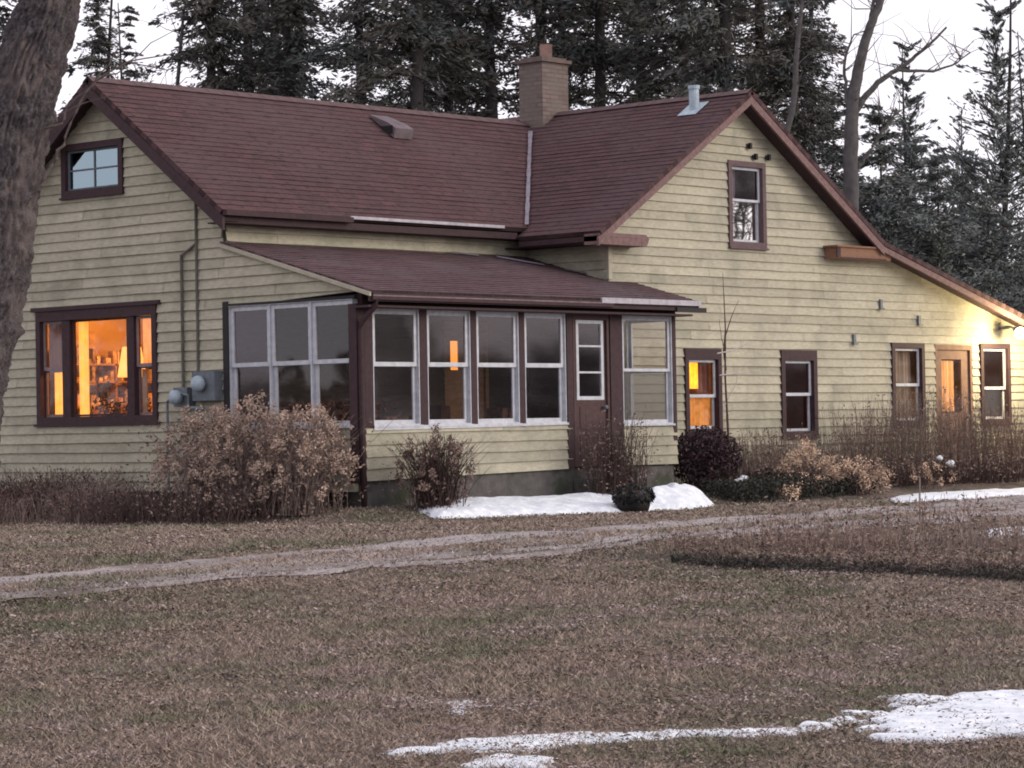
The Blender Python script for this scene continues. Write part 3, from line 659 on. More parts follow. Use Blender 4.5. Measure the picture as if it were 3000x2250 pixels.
# porch front windows
for a,b in ((.30,1.21),(1.37,2.25),(2.38,3.27),(3.40,4.30)):
    window(Ms,a,b,1.20,2.80,case=.015,casem=SASH,split=2.04,sashw=.055,proud=.015,glass=GLASSM,bar=.06)
mb=MB()
for a,b in ((1.215,1.365),(2.255,2.375),(3.275,3.395)): mb.box((a,-.02,1.12),(b,.08,2.80))
mb.box((4.31,-.03,.52),(4.44,.08,2.80)); mb.build('mullion',TRIMD,house,fix=True,split=True)
window(Ms,5.60,6.78,1.16,2.80,case=.015,casem=SASH,split=1.98,sashw=.05,proud=.015,glass=glassm('clear_glass',(.93,.93,.93),.03),glass2=glassm('screened_glass',(.42,.42,.42),.06,.3),bar=.045)
mb=MB(); mb.box((-.03,-.03,.42),(.12,.12,2.86)); mb.box((.13,-.025,1.16),(.28,.08,2.80)); mb.box((5.30,-.03,.52),(5.58,.09,2.80)); mb.box((6.79,-.02,.9),(6.87,.06,2.80)); mb.build('corner_post',TRIMD,house,fix=True,split=True)
# sloping sill strip under the front windows
mb=MB(); mb.prism([(.28,-.04,1.13),(4.31,-.04,1.165),(4.31,-.04,1.195),(.28,-.04,1.195)],(0,.05,0)); mb.build('sill',SASH,house,fix=True)
# east end of the porch: window and post
window(lambda u,v,w:(PW+w,u,v),.06,.90,1.15,2.80,case=.02,casem=SASH,split=1.98,glass=GLASS)
# porch door
mb=MB(); ring(mb,Ms,4.46,5.28,.54,2.80,.05,.08,.03,-.08,.02); door=mb.build('door',mat('door_brown_paint',(.075,.040,.040),(.05,.028,.028),7,(1,1,2),.7,.2,30),house,fix=True)
mb=MB(); mb.box((4.515,.57,-.05),(5.225,1.53,-.012),Ms); mb.box((4.515,1.53,-.05),(4.56,2.715,-.012),Ms); mb.box((5.18,1.53,-.05),(5.225,2.715,-.012),Ms); mb.box((4.62,.66,-.012),(5.12,1.02,-.004),Ms); mb.box((4.62,1.10,-.012),(5.12,1.44,-.004),Ms); mb.build('door_leaf',mat('door_brown_paint',(.1,.1,.1)),door,fix=True)
mb=MB(); ring(mb,Ms,4.56,5.18,1.53,2.715,.055,.05,.055,-.045,-.006)
for z in (1.94,2.33): mb.box((4.615,z-.014,-.04),(5.125,z+.014,-.008),Ms)
mb.build('sash',SASH,door,fix=True)
mb=MB(); mb.quad((4.6,.028,1.56),(5.14,.028,1.56),(5.14,.028,2.68),(4.6,.028,2.68)); mb.build('pane',GLASSM,door)
mb=MB(); mb.ball((5.15,-.05,1.42),.035,8,6); mb.tube([(5.15,.0,1.42),(5.15,-.05,1.42)],.014,6); mb.build('door_knob',METER,door)
# porch floor, ceiling
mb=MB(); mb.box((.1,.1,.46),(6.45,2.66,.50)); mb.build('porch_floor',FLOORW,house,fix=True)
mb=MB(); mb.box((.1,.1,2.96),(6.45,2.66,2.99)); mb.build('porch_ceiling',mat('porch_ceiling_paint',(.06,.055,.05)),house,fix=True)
# front step
mb=MB(); mb.box((4.45,-.42,.0),(5.5,.0,.36)); mb.box((4.45,-.72,-.2),(5.5,-.42,.17)); mb.build('door_step',FOUND,house,fix=True,split=True)
# downspout
mb=MB(); mb.tube([(.08,-.34,2.92),(.05,-.33,2.82),(.03,-.10,2.62),(.02,-.07,2.5),(.02,-.07,1.2),(.02,-.08,.1)],.042,8); mb.build('downspout',TRIMD,house,smooth=True)
# inner door of the porch with a small pane that emits the room glow itself
mb=MB(); Mi=MS(Y2); ring(mb,Mi,4.50,5.50,.5,2.80,.07,.07,.02,-.08,.03); mb.box((4.57,.52,-.05),(5.43,2.05,-.01),Mi); mb.box((4.57,2.50,-.05),(5.43,2.73,-.01),Mi); mb.box((4.57,2.05,-.05),(4.68,2.5,-.01),Mi); mb.box((4.86,2.05,-.05),(5.43,2.5,-.01),Mi)
o=mb.build('door',WOOD,house,fix=True); mb=MB(); mb.quad(Mi(4.68,2.05,-.03),Mi(4.86,2.05,-.03),Mi(4.86,2.5,-.03),Mi(4.68,2.5,-.03)); mb.build('pane',emit('emissive_pane',(1,.36,.07),1.6),o)
# ---- house windows
# picture window: three units in one casing
mb=MB(); ring(mb,Mw,4.11,6.91,1.32,3.03,.10,.15,.10,-.10,.05)
for a,b in ((6.12,6.30),(4.63,4.79)): mb.box((a,1.42,-.10),(b,2.88,.03),Mw)
mb.box((4.02,3.03,-.02),(7.0,3.09,.07),Mw); mb.box((4.05,1.28,-.02),(6.97,1.32,.06),Mw)
pw=mb.build('picture_window',TRIMD,house,fix=True)
SASHD=mat('greyed_sash',(.26,.20,.21),(.20,.15,.16),10,None,.6)
for a,b,spl in ((6.30,6.81,1),(4.79,6.12,0),(4.21,4.63,1)):
    s=MB()
    if spl:
        ring(s,Mw,a+.004,b-.004,2.13,2.876,.035,.04,.05,-.05,-.02); ring(s,Mw,a+.004,b-.004,1.424,2.158,.035,.05,.04,-.085,-.055)
    else: ring(s,Mw,a+.004,b-.004,1.424,2.876,.03,.03,.03,-.06,-.02)
    s.build('sash',SASHD if spl else TRIMD,pw,fix=True)
    g=MB(); g.quad(Mw(a+.02,1.44,-.04),Mw(b-.02,1.44,-.04),Mw(b-.02,2.86,-.04),Mw(a+.02,2.86,-.04)); g.build('pane',GLASS,pw)
window(Mw,4.81,6.24,4.72,5.52,case=.10,casem=TRIMD,grid=(2,2),glass=GLASSR,sashm=mat('blue_grey_sash',(.13,.15,.17)),sashw=.03)
Mg=MS(Y1)
window(Mg,9.52,10.52,4.04,5.46,case=.09,casem=mat('grey_mauve_casing',(.13,.09,.095),(.10,.065,.07)),split=4.82,glass=GLASSM,glass2=glassm('film_glass',(.4,.4,.42),.75,.02),bar=.04)
window(Mg,8.30,9.24,.98,2.36,case=.09,top=.17,split=1.60)
window(Mg,10.86,11.86,.90,2.36,case=.10,top=.17,split=1.62,glass=GLASSM)
window(Mg,14.09,15.10,1.06,2.52,case=.09,split=1.78)
window(Mg,16.92,17.92,1.06,2.54,case=.09,split=1.72,glass=GLASSM,glass2=glassm('screened_glass2',(.3,.3,.3),.1,.3))
# wing door
mb=MB(); ring(mb,Mg,15.47,16.67,.30,2.50,.07,.09,.03,-.10,.02); mb.box((15.54,.33,-.06),(16.60,.95,-.02),Mg); mb.box((15.54,.95,-.06),(15.72,2.41,-.02),Mg); mb.box((16.36,.95,-.06),(16.60,2.41,-.02),Mg); mb.box((15.72,2.24,-.06),(16.36,2.41,-.02),Mg); mb.box((15.72,.95,-.06),(16.36,1.28,-.02),Mg)
d2=mb.build('door',mat('door_tan_paint',(.20,.125,.09),(.15,.09,.07),7),house,fix=True)
mb=MB(); mb.quad(Mg(15.72,1.28,-.04),Mg(16.36,1.28,-.04),Mg(16.36,2.24,-.04),Mg(15.72,2.24,-.04)); mb.build('pane',GLASS,d2)
mb=MB(); mb.ball((16.5,Y1-.06+.04,1.2),.035,8,6); mb.build('door_knob',METER,d2)
# rooms (lined boxes open towards their windows)
def room(x0,x1,y0,y1,z0,z1,open_,m):
    mb=MB()
    P=lambda x,y,z:(x,y,z)
    if open_!='W': mb.quad((x0,y0,z0),(x0,y1,z0),(x0,y1,z1),(x0,y0,z1))
    mb.quad((x1,y0,z0),(x1,y1,z0),(x1,y1,z1),(x1,y0,z1))
    if open_!='S': mb.quad((x0,y0,z0),(x1,y0,z0),(x1,y0,z1),(x0,y0,z1))
    mb.quad((x0,y1,z0),(x1,y1,z0),(x1,y1,z1),(x0,y1,z1)); mb.quad((x0,y0,z0),(x1,y0,z0),(x1,y1,z0),(x0,y1,z0)); mb.quad((x0,y0,z1),(x1,y0,z1),(x1,y1,z1),(x0,y1,z1))
    return mb.build('interior_wall',m,house)
room(.105,3.6,3.3,7.2,.6,3.15,'W',INTW)
room(7.2,10.2,1.095,3.4,.5,2.7,'S',INTW)
room(10.3,13.2,1.095,3.4,.5,2.7,'S',mat('brown_room_wall',(.30,.17,.13)))
room(13.3,18.6,1.095,3.4,.3,2.7,'S',mat('tan_room_wall',(.42,.30,.19)))
room(9.0,11.2,1.095,3.4,3.6,5.6,'S',mat('upper_room_wall',(.20,.18,.20)))
room(.105,2.2,4.75,6.3,4.6,5.53,'W',mat('upper_room_wall',(.2,.2,.2)))
def lamp(name,loc,e,c,r=.12):
    l=bpy.data.lights.new(name,'POINT'); l.energy=e; l.color=c; l.shadow_soft_size=r; o=bpy.data.objects.new(name,l); COL.objects.link(o); o.location=loc; return o
lamp('room_lamp_light',(1.2,5.6,2.8),170,(1,.43,.09)); lamp('room_lamp_light',(8.2,2.0,2.2),22,(1,.42,.08)); lamp('room_lamp_light',(15.3,2.6,2.3),26,(1,.55,.22)); lamp('room_lamp_light',(11.0,2.8,2.2),6,(1,.45,.25))
# ---- things inside, seen and added
def curtain(M,u0,u1,v0,v1,w,label,material,n=26,emat=None):
    mb=MB()
    for i in range(n):
        a=u0+(u1-u0)*i/n;b=u0+(u1-u0)*(i+1)/n; f=lambda q:.025*math.sin(q*55)+.01*math.sin(q*23)
        mb.quad(M(a,v0,w+f(a)),M(b,v0,w+f(b)),M(b,v1,w+f(b)),M(a,v1,w+f(a)))
    o=mb.build('curtain',material,None,smooth=True); tag(o,label,'curtain'); return o
curtain(Mw,5.93,6.10,1.4,2.9,-.16,'self-glowing yellow-orange curtain strip at left side of the big lit window',emit('emissive_gold_cloth',(1,.50,.08),1.15,(.9,.38,.05),7))  # cloth emits light itself, standing in for lamplight on it
curtain(Mg,8.42,8.80,1.72,2.14,-.12,'glowing yellow blind in upper half of the small lit window past the porch',emit('emissive_blind',(1,.55,.02),1.5,(1,.36,.02),9))  # the blind's lit look comes from its own emission
curtain(Mg,8.80,9.14,1.66,2.2,-.16,'dull reddish curtain beside the glowing yellow blind',mat('dull_red_cloth',(.30,.12,.09)))
curtain(Mg,14.20,14.52,1.2,2.4,-.14,'pale curtain hanging at left side of the narrow window left of the tan door',CURT)
curtain(Mg,14.70,14.98,1.2,2.4,-.2,'pale curtain pulled to right side of the narrow window left of the tan door',CURT)
curtain(Mg,8.39,9.14,1.05,1.60,-.13,'mottled orange self-glowing cloth in lower half of the small lit window past the porch',emit('emissive_cloth',(.75,.33,.06),.5,(.28,.12,.05),14))  # orange lamp glow of the window put into the cloth as emission
curtain(Mg,15.72,16.22,1.3,2.22,-.10,'warm self-glowing curtain behind glass of the tan wing door',emit('emissive_curtain',(.9,.52,.22),.5,(.6,.30,.12),7))  # warm light of the door glass is emitted by this cloth
curtain(Mg,9.62,10.06,4.85,5.34,-.25,'grey lilac curtain in the upper gable window',mat('lilac_cloth',(.42,.38,.46)))
sh=empty('bookshelf',(1.35,6.95,.6),math.pi/2); tag(sh,'wooden shelf unit loaded with small things inside the big orange lit window','shelf')
mb=MB()
for z in (0.5,.95,1.35,1.62): mb.box((-.15,-1.0,z),(.15,1.0,z+.03))
for y in (-1.03,-.1,1.0): mb.box((-.15,y,0),(.15,y+.03,1.65))
mb.build('shelf_frame',WOOD,sh,fix=True)
mb=MB(); rg=random.Random(5)
for z in (.53,.98,1.38,1.65):
    y=-.97
    while y<.9:
        w_=rg.uniform(.04,.13)
        if rg.random()<.75: mb.box((-.12,y,z),(rg.uniform(-.05,.08),y+w_*rg.uniform(.5,.9),z+rg.uniform(.05,.30)),tone=rg.random())
        y+=w_
mb.build('shelf_contents',mat('shelf_goods',(.62,.46,.30),(.25,.13,.08),9,None,.8,tone=.7),sh,fix=True)
curtain(Mw,6.34,6.78,2.14,2.86,-.12,'dull reddish half curtain in the upper left side pane of the big lit window',mat('dull_red_cloth',(.30,.12,.09)))
curtain(Mw,6.42,6.64,1.45,2.1,-.12,'self-glowing yellow cloth strip in the lower left side pane of the big lit window',MATS['emissive_gold_cloth'])  # same emitting cloth, a strip of painted lamplight
curtain(Mw,4.30,4.60,2.18,2.84,-.14,'added orange glowing sheet in the upper right side pane of the big lit window',emit('emissive_orange_sheet',(1,.42,.10),.8,(.75,.28,.06),9))  # emitting sheet added for the bright lamplit room wall
curtain(Mw,4.50,4.62,1.45,2.1,-.12,'pale curtain edge in the lower right side pane of the big lit window',mat('peach_cloth',(.6,.42,.3)))
tl=empty('table_lamp',(.45,5.25,1.25)); tag(tl,'glowing yellow lamp shade in the right side pane of the big lit window','lamp')
mb=MB(); mb.tube([(0,0,0),(0,0,.03),(0,0,.06),(0,0,.75)],[.10,.10,.02,.015],10); mb.build('lamp_base',WOOD,tl); mb=MB(); mb.tube([(0,0,.75),(0,0,1.2)],[.22,.14],16,cap=False); mb.build('lamp_shade',emit('lamp_shade_glow',(1,.50,.12),1.5),tl,smooth=True)
pf=MB(); pf.box((0,0,0),(.03,.42,.32)); o=pf.build('wall_picture',mat('picture_board',(.30,.18,.12),(.55,.38,.22),6),None,fix=True); o.location=(3.54,4.6,2.2); tag(o,'small framed picture on back wall inside the big lit window','picture')
pf=MB(); pf.box((0,0,0),(.55,.03,.40)); o=pf.build('wall_picture',mat('picture_board',(.30,.18,.12)),None,fix=True); o.location=(.75,7.14,2.38); tag(o,'wide framed picture above the shelf inside the big lit window','picture')
tb=empty('dining_table',(.95,6.15,.6),math.pi/2); tag(tb,'low brown table with clutter behind the big orange lit window','table')
mb=MB(); mb.box((-.45,-.8,.72),(.45,.6,.76)); mb.build('table_top',WOOD,tb,fix=True)
for sx in (-.4,.4):
    for sy in (-.75,.55): q=MB(); q.box((sx-.03,sy-.03,0),(sx+.03,sy+.03,.72)); q.build('leg',WOOD,tb,fix=True)
mb=MB()
for _ in range(16):
    y=rg.uniform(-.75,.5);x=rg.uniform(-.4,.3); mb.tube([(x,y,.76),(x,y,.76+rg.uniform(.08,.34))],[rg.uniform(.03,.07),rg.uniform(.02,.05)],8)
mb.build('tableware',mat('tableware',(.7,.45,.3),(.35,.12,.06),20),tb)
def potted(x,y,z,h,label,seed):
    t=empty('potted_plant',(x,y,z)); tag(t,label,'plant')
    mb=MB(); mb.tube([(0,0,0),(0,0,.14)],[.06,.085],10); mb.build('pot',CLAY,t)
    g=np.random.default_rng(seed); n=160; C=g.normal(size=(n,3))*np.array([.09,.12,h*.33])+np.array([0,0,.14+h*.5]); C[:,2]=np.maximum(C[:,2],.14)
    V,Fq=leafy(C,runit(n,g)*.045,runit(n,g)*.02); nmesh('foliage',V,Fq,GREEND,t,tone=g.random(n))
potted(.35,5.85,1.25,.75,'tall dark leafy houseplant beside the yellow curtain in the big lit window',1)
potted(.30,5.50,1.25,.22,'low dark houseplant at bottom middle of the big lit window',2)
potted(.30,4.98,1.25,.34,'green houseplant at lower right of the big lit window',3)
pc=empty('added_porch_bench',(2.3,1.0,.5)); tag(pc,'added low brown bench crowded with boxes and pots behind the lower front porch panes','bench')  # added to give lower panes the mottled brown of reflected shrubs
mb=MB(); mb.box((-1.95,-.25,.42),(1.95,.25,.46)); mb.build('seat',WOOD,pc,fix=True)
for sx in (-1.85,-.6,.6,1.85): q=MB(); q.box((sx-.04,-.22,0),(sx+.04,.22,.42)); q.build('leg',WOOD,pc,fix=True)
rg=random.Random(17)
CLUT=mat('porch_clutter',(.16,.075,.055),(.05,.03,.028),11,None,.9,tone=.7)
x=-1.9; mb=MB()
while x<1.85:
    w_=rg.uniform(.10,.30)
    if rg.random()<.65: mb.box((x,-rg.uniform(.08,.22),.46),(x+w_*.9,rg.uniform(.05,.2),.46+rg.uniform(.15,.55)),tone=rg.random())
    else: mb.tube([(x+w_/2,0,.46),(x+w_/2,0,.46+rg.uniform(.2,.4))],[.06,.09],10,tone=rg.random())
    x+=w_
mb.build('boxes_and_pots',CLUT,pc)
pb=empty('added_porch_table',(.85,1.35,.5)); tag(pb,'added brown side table with dried flowers behind the lower side porch panes','table')  # added for the same reddish-brown mottling in the side panes
mb=MB(); mb.box((-.4,-.95,.5),(.4,.95,.54)); mb.build('table_top',WOOD,pb,fix=True)
for sx in (-.36,.36):
    for sy in (-.9,.9): q=MB(); q.box((sx-.03,sy-.03,0),(sx+.03,sy+.03,.5)); q.build('leg',WOOD,pb,fix=True)
g=np.random.default_rng(21); n=1500; C=np.stack([g.normal(size=n)*.2,g.uniform(-.9,.9,n),.54+g.random(n)**1.4*.5],-1); V,Fq=leafy(C,runit(n,g)*.05,runit(n,g)*.03); nmesh('dried_flowers',V,Fq,mat('dried_bunch',(.20,.10,.08),(.08,.045,.04),9,None,.9,tone=.6),pb,tone=g.random(n))
# ---- fixtures on walls
mb=MB(); mb.tube([(-.05,3.52,3.72),(-.05,3.52,1.75)],.022,6); mb.tube([(-.05,3.52,3.70),(-.05,3.2,3.86)],.018,6); mb.build('conduit',mat('conduit_paint',(.13,.125,.10),(.09,.085,.07)),house)
mb=MB(); mb.tube([(-.04,3.20,4.86),(-.04,3.20,1.85)],.022,6); mb.build('conduit',MATS['conduit_paint'],house)
mt=empty('utility_meter',(-.12,3.2,1.5)); tag(mt,'grey electric and gas meter set on wall between lit window and porch','meter')
mb=MB(); mb.box((-.06,-.50,.10),(.1,-.02,.52)); mb.box((-.05,.10,.02),(.1,.40,.30)); mb.build('meter_box',METER,mt,fix=True)
mb=MB(); mb.ball((-.14,-.24,.34),.12,14,8,sq=(.8,1,1)); mb.tube([(-.10,.24,.16),(-.20,.24,.16)],.10,12); mb.build('meter_dial',METAL,mt,smooth=True)
mb=MB(); mb.tube([(-.1,.02,-.05),(-.1,.02,.18),(-.1,.2,.22)],.025,6); mb.tube([(-.08,.5,-1.2),(-.08,.5,.1),(-.1,.4,.15)],.02,6); mb.tube([(-.1,-.05,.0),(-.1,-.3,-.02)],.03,6); mb.build('pipe',METER,mt)
mb=MB()
for x,z in ((10.09,5.72),(10.24,5.55),(10.60,5.56)): mb.box((x-.06,Y1-.05,z-.03),(x+.06,Y1-.02,z+.03)); mb.box((x-.025,Y1-.09,z-.05),(x+.025,Y1-.04,z+.05))
mb.build('siding_bracket',BLACK,house,fix=True,split=True)
mb=MB()
for x,z in ((13.78,3.19),(12.96,2.57),(14.95,2.93)): mb.box((x-.035,Y1-.06,z-.09),(x+.035,Y1-.02,z+.08)); mb.box((x-.07,Y1-.09,z-.10),(x+.05,Y1-.05,z-.07))
mb.build('siding_bracket',METER,house,fix=True,split=True)
fl=empty('floodlight',(17.58,Y1-.29,2.79)); tag(fl,'glowing warm floodlight mounted under the lean-to eave at the right edge','lamp')
mb=MB(); mb.tube([(0,.28,.03),(0,.04,.05)],.03,12); mb.tube([(0,.04,.06),(-.02,-.12,.0)],.02,8); mb.build('bracket',METER,fl)
mb=MB(); mb.tube([(-.02,-.08,.02),(-.05,-.16,-.03),(-.08,-.22,-.07)],[.04,.075,.10],14,cap=False); mb.build('lamp_housing',METER,fl)
mb=MB(); mb.ball((-.09,-.25,-.08),.11,16,10); mb.build('bulb',emit('flood_bulb',(1,.82,.42),30),fl,smooth=True)
lamp('floodlight_light',(17.45,.16,2.66),340,(1,.78,.42),.12)
# ------------------------------------------------------------------ plants
def zg(x,y): return float(ground(np.array([x]),np.array([y]))[0])
def strands(rg,n,base,spread,h,r,lean,name,material,parent,segs=4,droop=0):
    """many thin 3-sided stems from an area; returns tip positions"""
    V=[];Fq=[];tone=[];tips=[]
    for i in range(n):
        bx,by=base[0]+rg.normal()*spread[0],base[1]+rg.normal()*spread[1]; hh=h*(.55+.6*rg.random()); an=rg.random()*2*math.pi; L=lean*rg.random()+.03
        dx,dy=math.cos(an)*L*hh,math.sin(an)*L*hh; rr=r*(.6+.8*rg.random()); t=rg.random(); k0=len(V)
        for k in range(segs+1):
            f=k/segs; x=bx+dx*f**1.6+rg.normal()*.012*f; y=by+dy*f**1.6+rg.normal()*.012*f; z=hh*(f-droop*f**3)
            q=rr*(1-.6*f)
            for a in (0,2.1,4.2): V.append((x+math.cos(a)*q,y+math.sin(a)*q,z))
            if k<segs:
                for a in range(3): Fq.append((k0+k*3+a,k0+k*3+(a+1)%3,k0+(k+1)*3+(a+1)%3,k0+(k+1)*3+a)); tone.append(t)
        tips.append((x,y,z))
    nmesh(name,np.array(V),np.array(Fq),material,parent,tone); return np.array(tips)
def heads(rg,P,size,material,parent,per=46,name='flower_head',elong=1.3):
    n=len(P); off=runit(n*per,rg)*(rg.random((n*per,1))**.4); off*=np.array([1,1,elong]); C=np.repeat(P,per,0)+off*np.repeat(size,per)[:,None]
    r=(.010+.010*rg.random(n*per)); V,Fq=leafy(C,runit(n*per,rg)*r[:,None]*1.3,runit(n*per,rg)*r[:,None]); t=np.clip(np.repeat(rg.random(n),per)*.6+rg.random(n*per)*.4,0,1)
    nmesh(name,V,Fq,material,parent,tone=t)
def hydrangea(x,y,h,rad,nh,label,seed,group=None,hm=None,stem=None,nst=None,size=.085,leaves=True,cat='shrub'):
    t=empty('hydrangea',(x,y,zg(x,y))); tag(t,label,cat,group); rg=np.random.default_rng(seed)
    tips=strands(rg,nst or int(nh*1.4),(0,0),(rad*.25,rad*.25),h*.95,.007,rad/h*1.3,'stems',stem or TWIG,t,5,.12)
    th=rg.random(nh)*2*np.pi; q=rg.random(nh)**.5; zz=h*(1-.55*q**2.2)*(.80+.25*rg.random(nh))
    P=np.stack([np.cos(th)*q*rad,np.sin(th)*q*rad,zz],-1); k=rg.random(nh)<.35; P[k,2]*=rg.uniform(.35,.9,k.sum())
    heads(rg,P,size*(.6+.6*rg.random(nh)),hm or HEADS,t)
    if leaves:
        n=nh*9; C=np.stack([rg.normal(size=n)*rad*.5,rg.normal(size=n)*rad*.5,h*rg.random(n)**.8*.85],-1); V,Fq=leafy(C,runit(n,rg)*.035,runit(n,rg)*.02); nmesh('dead_leaves',V,Fq,DEADL,t,tone=rg.random(n))
    return t
GH='dried hydrangeas along the west wall and porch side'
hydrangea(-.80,2.20,1.50,.80,150,'broad dried hydrangea below the meters, left end of the tan row',1,GH)
hydrangea(-.85,1.20,1.58,.85,180,'tallest dried hydrangea standing under the side porch windows, middle of the tan row',2,GH)
hydrangea(-.75,.30,1.50,.72,150,'dried hydrangea nearest the downspout at the porch corner, right end of the tan row',3,GH)
hydrangea(.70,-.75,1.12,.55,60,'twiggy reddish brown shrub in front of the porch between downspout and snow',4,hm=DEADL,stem=TWIGD,nst=420,size=.06)
# low dead brush west of the house
def brush(x,y,sx,sy,h,n,label,seed,material=STRAW,leafn=0,lm=None,group=None,cat='plant',rz=0,r=.006,lean=.35,name='dead_perennial'):
    t=empty(name,(x,y,zg(x,y)),rz); tag(t,label,cat,group); rg=np.random.default_rng(seed)
    tips=strands(rg,n,(0,0),(sx,sy),h,r,lean,'stems',material,t,4)
    if leafn:
        i=rg.integers(0,n,leafn); C=tips[i]*np.array([1,1,1])*np.stack([np.ones(leafn),np.ones(leafn),rg.random(leafn)**.5],-1)+rg.normal(size=(leafn,3))*.05; C[:,2]=np.abs(C[:,2])
        V,Fq=leafy(C,runit(leafn,rg)*.028,runit(leafn,rg)*.015); nmesh('dead_leaves',V,Fq,lm or DEADL,t,tone=rg.random(leafn))
    return t
GW='dead perennials along the west wall'
for i,(x,y,h,m,l,c) in enumerate([(-.9,6.6,.30,TWIGD,'dark matted dead plants below left end of the lit window, leftmost of the clump row',1),(-1.0,5.5,.42,TWIGD,'dark dead plants below middle of the big lit window',1),(-1.0,4.5,.40,DEADL,'brown matted plants under right end of the big lit window',1),(-1.5,3.6,.34,STRAW,'dead stalks before the left hydrangea',1),(-1.9,2.5,.28,TWIGD,'low dark brush at foot of the middle hydrangea',0),(-1.5,1.2,.30,TWIGD,'low dark brush at foot of the right hydrangea',0),(-2.6,4.9,.25,STRAW,'pale thin dead stalks at the lawn edge left of the hydrangeas',0),(-2.8,6.3,.25,STRAW,'pale dead tufts near the trunk of the big tree',0)]):
    brush(x,y,.42,.45,h*1.5,330,l,100+i,m,900,DEADL if i%2 else TWIGD,GW,lean=.9)
# right of the porch
GR='garden growth along the wing wall'
t=empty('maroon_shrub',(7.75,.15,zg(7.75,.15))); tag(t,'dense dark maroon shrub at right end of the porch below the yellow lit window','shrub')
rg=np.random.default_rng(31); strands(rg,200,(0,0),(.2,.15),.8,.006,.6,'stems',TWIGD,t)
n=6000; q=runit(n,rg)*(rg.random((n,1))**.45)*np.array([.72,.5,.48])+np.array([0,0,.55]); q*=1+.12*(fbm(q[:,0]*4,q[:,2]*4,3)-.5)[:,None]; q=q[q[:,2]>.0]; n=len(q); V,Fq=leafy(q,runit(n,rg)*.035,runit(n,rg)*.022); nmesh('foliage',V,Fq,PURPLE,t,tone=rg.random(n))
sp=[(8.9,.25,.9,'thin tan dead stems under the yellow lit window right of the maroon shrub'),(9.8,.3,.95,'dry stems between yellow lit window and the dark double-hung window'),(10.9,.3,.85,'dry stems below the dark double-hung window'),(12.0,.2,1.0,'tall mauve dead stems just right of the dark double-hung window'),(13.0,.2,1.15,'tall dead stems in the middle between dark window and curtained window'),(14.0,.2,1.2,'tall tan stalks before the curtained window'),(15.1,.15,1.2,'tall tan stalks between curtained window and tan door'),(16.1,.15,.95,'dead stems before the tan door'),(17.2,.2,1.0,'dead stems under the window right of the tan door'),(18.4,.1,.9,'dead stems at the right edge beneath the floodlight')]
for i,(x,y,h,l) in enumerate(sp): brush(x,y,.42,.18,h*(.95 if i<3 else 1.22),230,l,200+i,STRAW if i%2 else TWIG,520,DEADL,GR,r=.0055,lean=.22)
for i,(x,y,h,l) in enumerate([(8.7,-.35,.35,'low brown plants in front of the thin tan stems'),(10.2,-.3,.42,'low brown plants behind the left cluster of pale flower heads'),(11.8,-.4,.4,'low brown plants behind the right cluster of pale flower heads'),(13.4,-.4,.42,'low purple brown plants left of the snow clumps'),(15.0,-.5,.4,'low purple brown plants under the tan door'),(16.8,-.5,.4,'low purple brown plants at far right beyond the snow strip')]): brush(x,y,.5,.28,h,380,l,230+i,TWIGD,1100,DEADL,'low brown plants in the bed before the wing',lean=.6)
PALEH=mat('pale_flower_head',(.66,.49,.36),(.46,.33,.24),25,None,.95,tone=.3)
GC='pale dried hydrangeas in the bed before the wing'
hydrangea(8.95,-.95,.80,.50,44,'pale tan hydrangea heads in the tall left cluster by the wing',41,GC,hm=PALEH,size=.125,nst=60)
hydrangea(10.15,-1.1,.58,.50,36,'pale tan hydrangea heads in the wide right cluster by the wing',42,GC,hm=PALEH,size=.125,nst=50)
hydrangea(7.7,-1.45,.25,.30,5,'few pale flower heads drooping low over the dark groundcover',43,GC,hm=PALEH,size=.11,nst=14,leaves=False)
hydrangea(12.4,-.9,.38,.45,9,'scattered tan flower heads between right cluster and the driveway snow',44,GC,hm=PALEH,size=.10,nst=30,leaves=False)
# dark low evergreen ground cover
g=np.random.default_rng(55); n=9000; x=6.7+g.random(n)*4.2; y=-1.5+g.random(n)*1.0+.12*(x-7); z=ground(x,y)+g.random(n)*.30*(.5+fbm(x*2,y*2,8)); V,Fq=leafy(np.stack([x,y,z],-1),runit(n,g)*.035,runit(n,g)*.018); tag(nmesh('ground_cover',V,Fq,GREEND,tone=g.random(n)),kind='stuff')
# plant pot in the snow
p=empty('planter',(3.35,-2.05,zg(3.35,-2.05)-.02)); p.scale=(.80,.80,1.0); tag(p,'squat black planter with ragged dead plant poking from the snow band','planter')
mb=MB(); mb.tube([(0,0,0),(0,0,.1),(0,0,.26),(0,0,.27),(0,0,.22)],[.24,.29,.33,.30,.28],16,rough=.05); mb.build('pot',BLACK,p,smooth=True)
g=np.random.default_rng(4); n=420; C=runit(n,g)*np.array([.36,.36,.16])+np.array([0,0,.24]); V,Fq=leafy(C,runit(n,g)*.05,runit(n,g)*.03); nmesh('foliage',V,Fq,BLACK,p,tone=g.random(n))
# small snow clumps among the plants
def clump(x,y,z,r,label):
    mb=MB(); mb.ball((0,0,0),r,12,8,sq=(1.2,1,.75),bump=.5,seed=int(x*10)); o=mb.build('snow_clump',SNOW,None,smooth=True); o.location=(x,y,z); tag(o,label,'snow clump','small snow clumps')
clump(7.7,-.55,.22,.09,'small snow lump at foot of the maroon shrub'); clump(7.95,-.45,.28,.07,'smaller upper snow lump beside the maroon shrub'); clump(13.35,-.7,.40,.075,'bright snow lump in plants below the tan door'); clump(13.10,-.65,.50,.055,'dimmer snow lump up left of the bright one below the tan door')
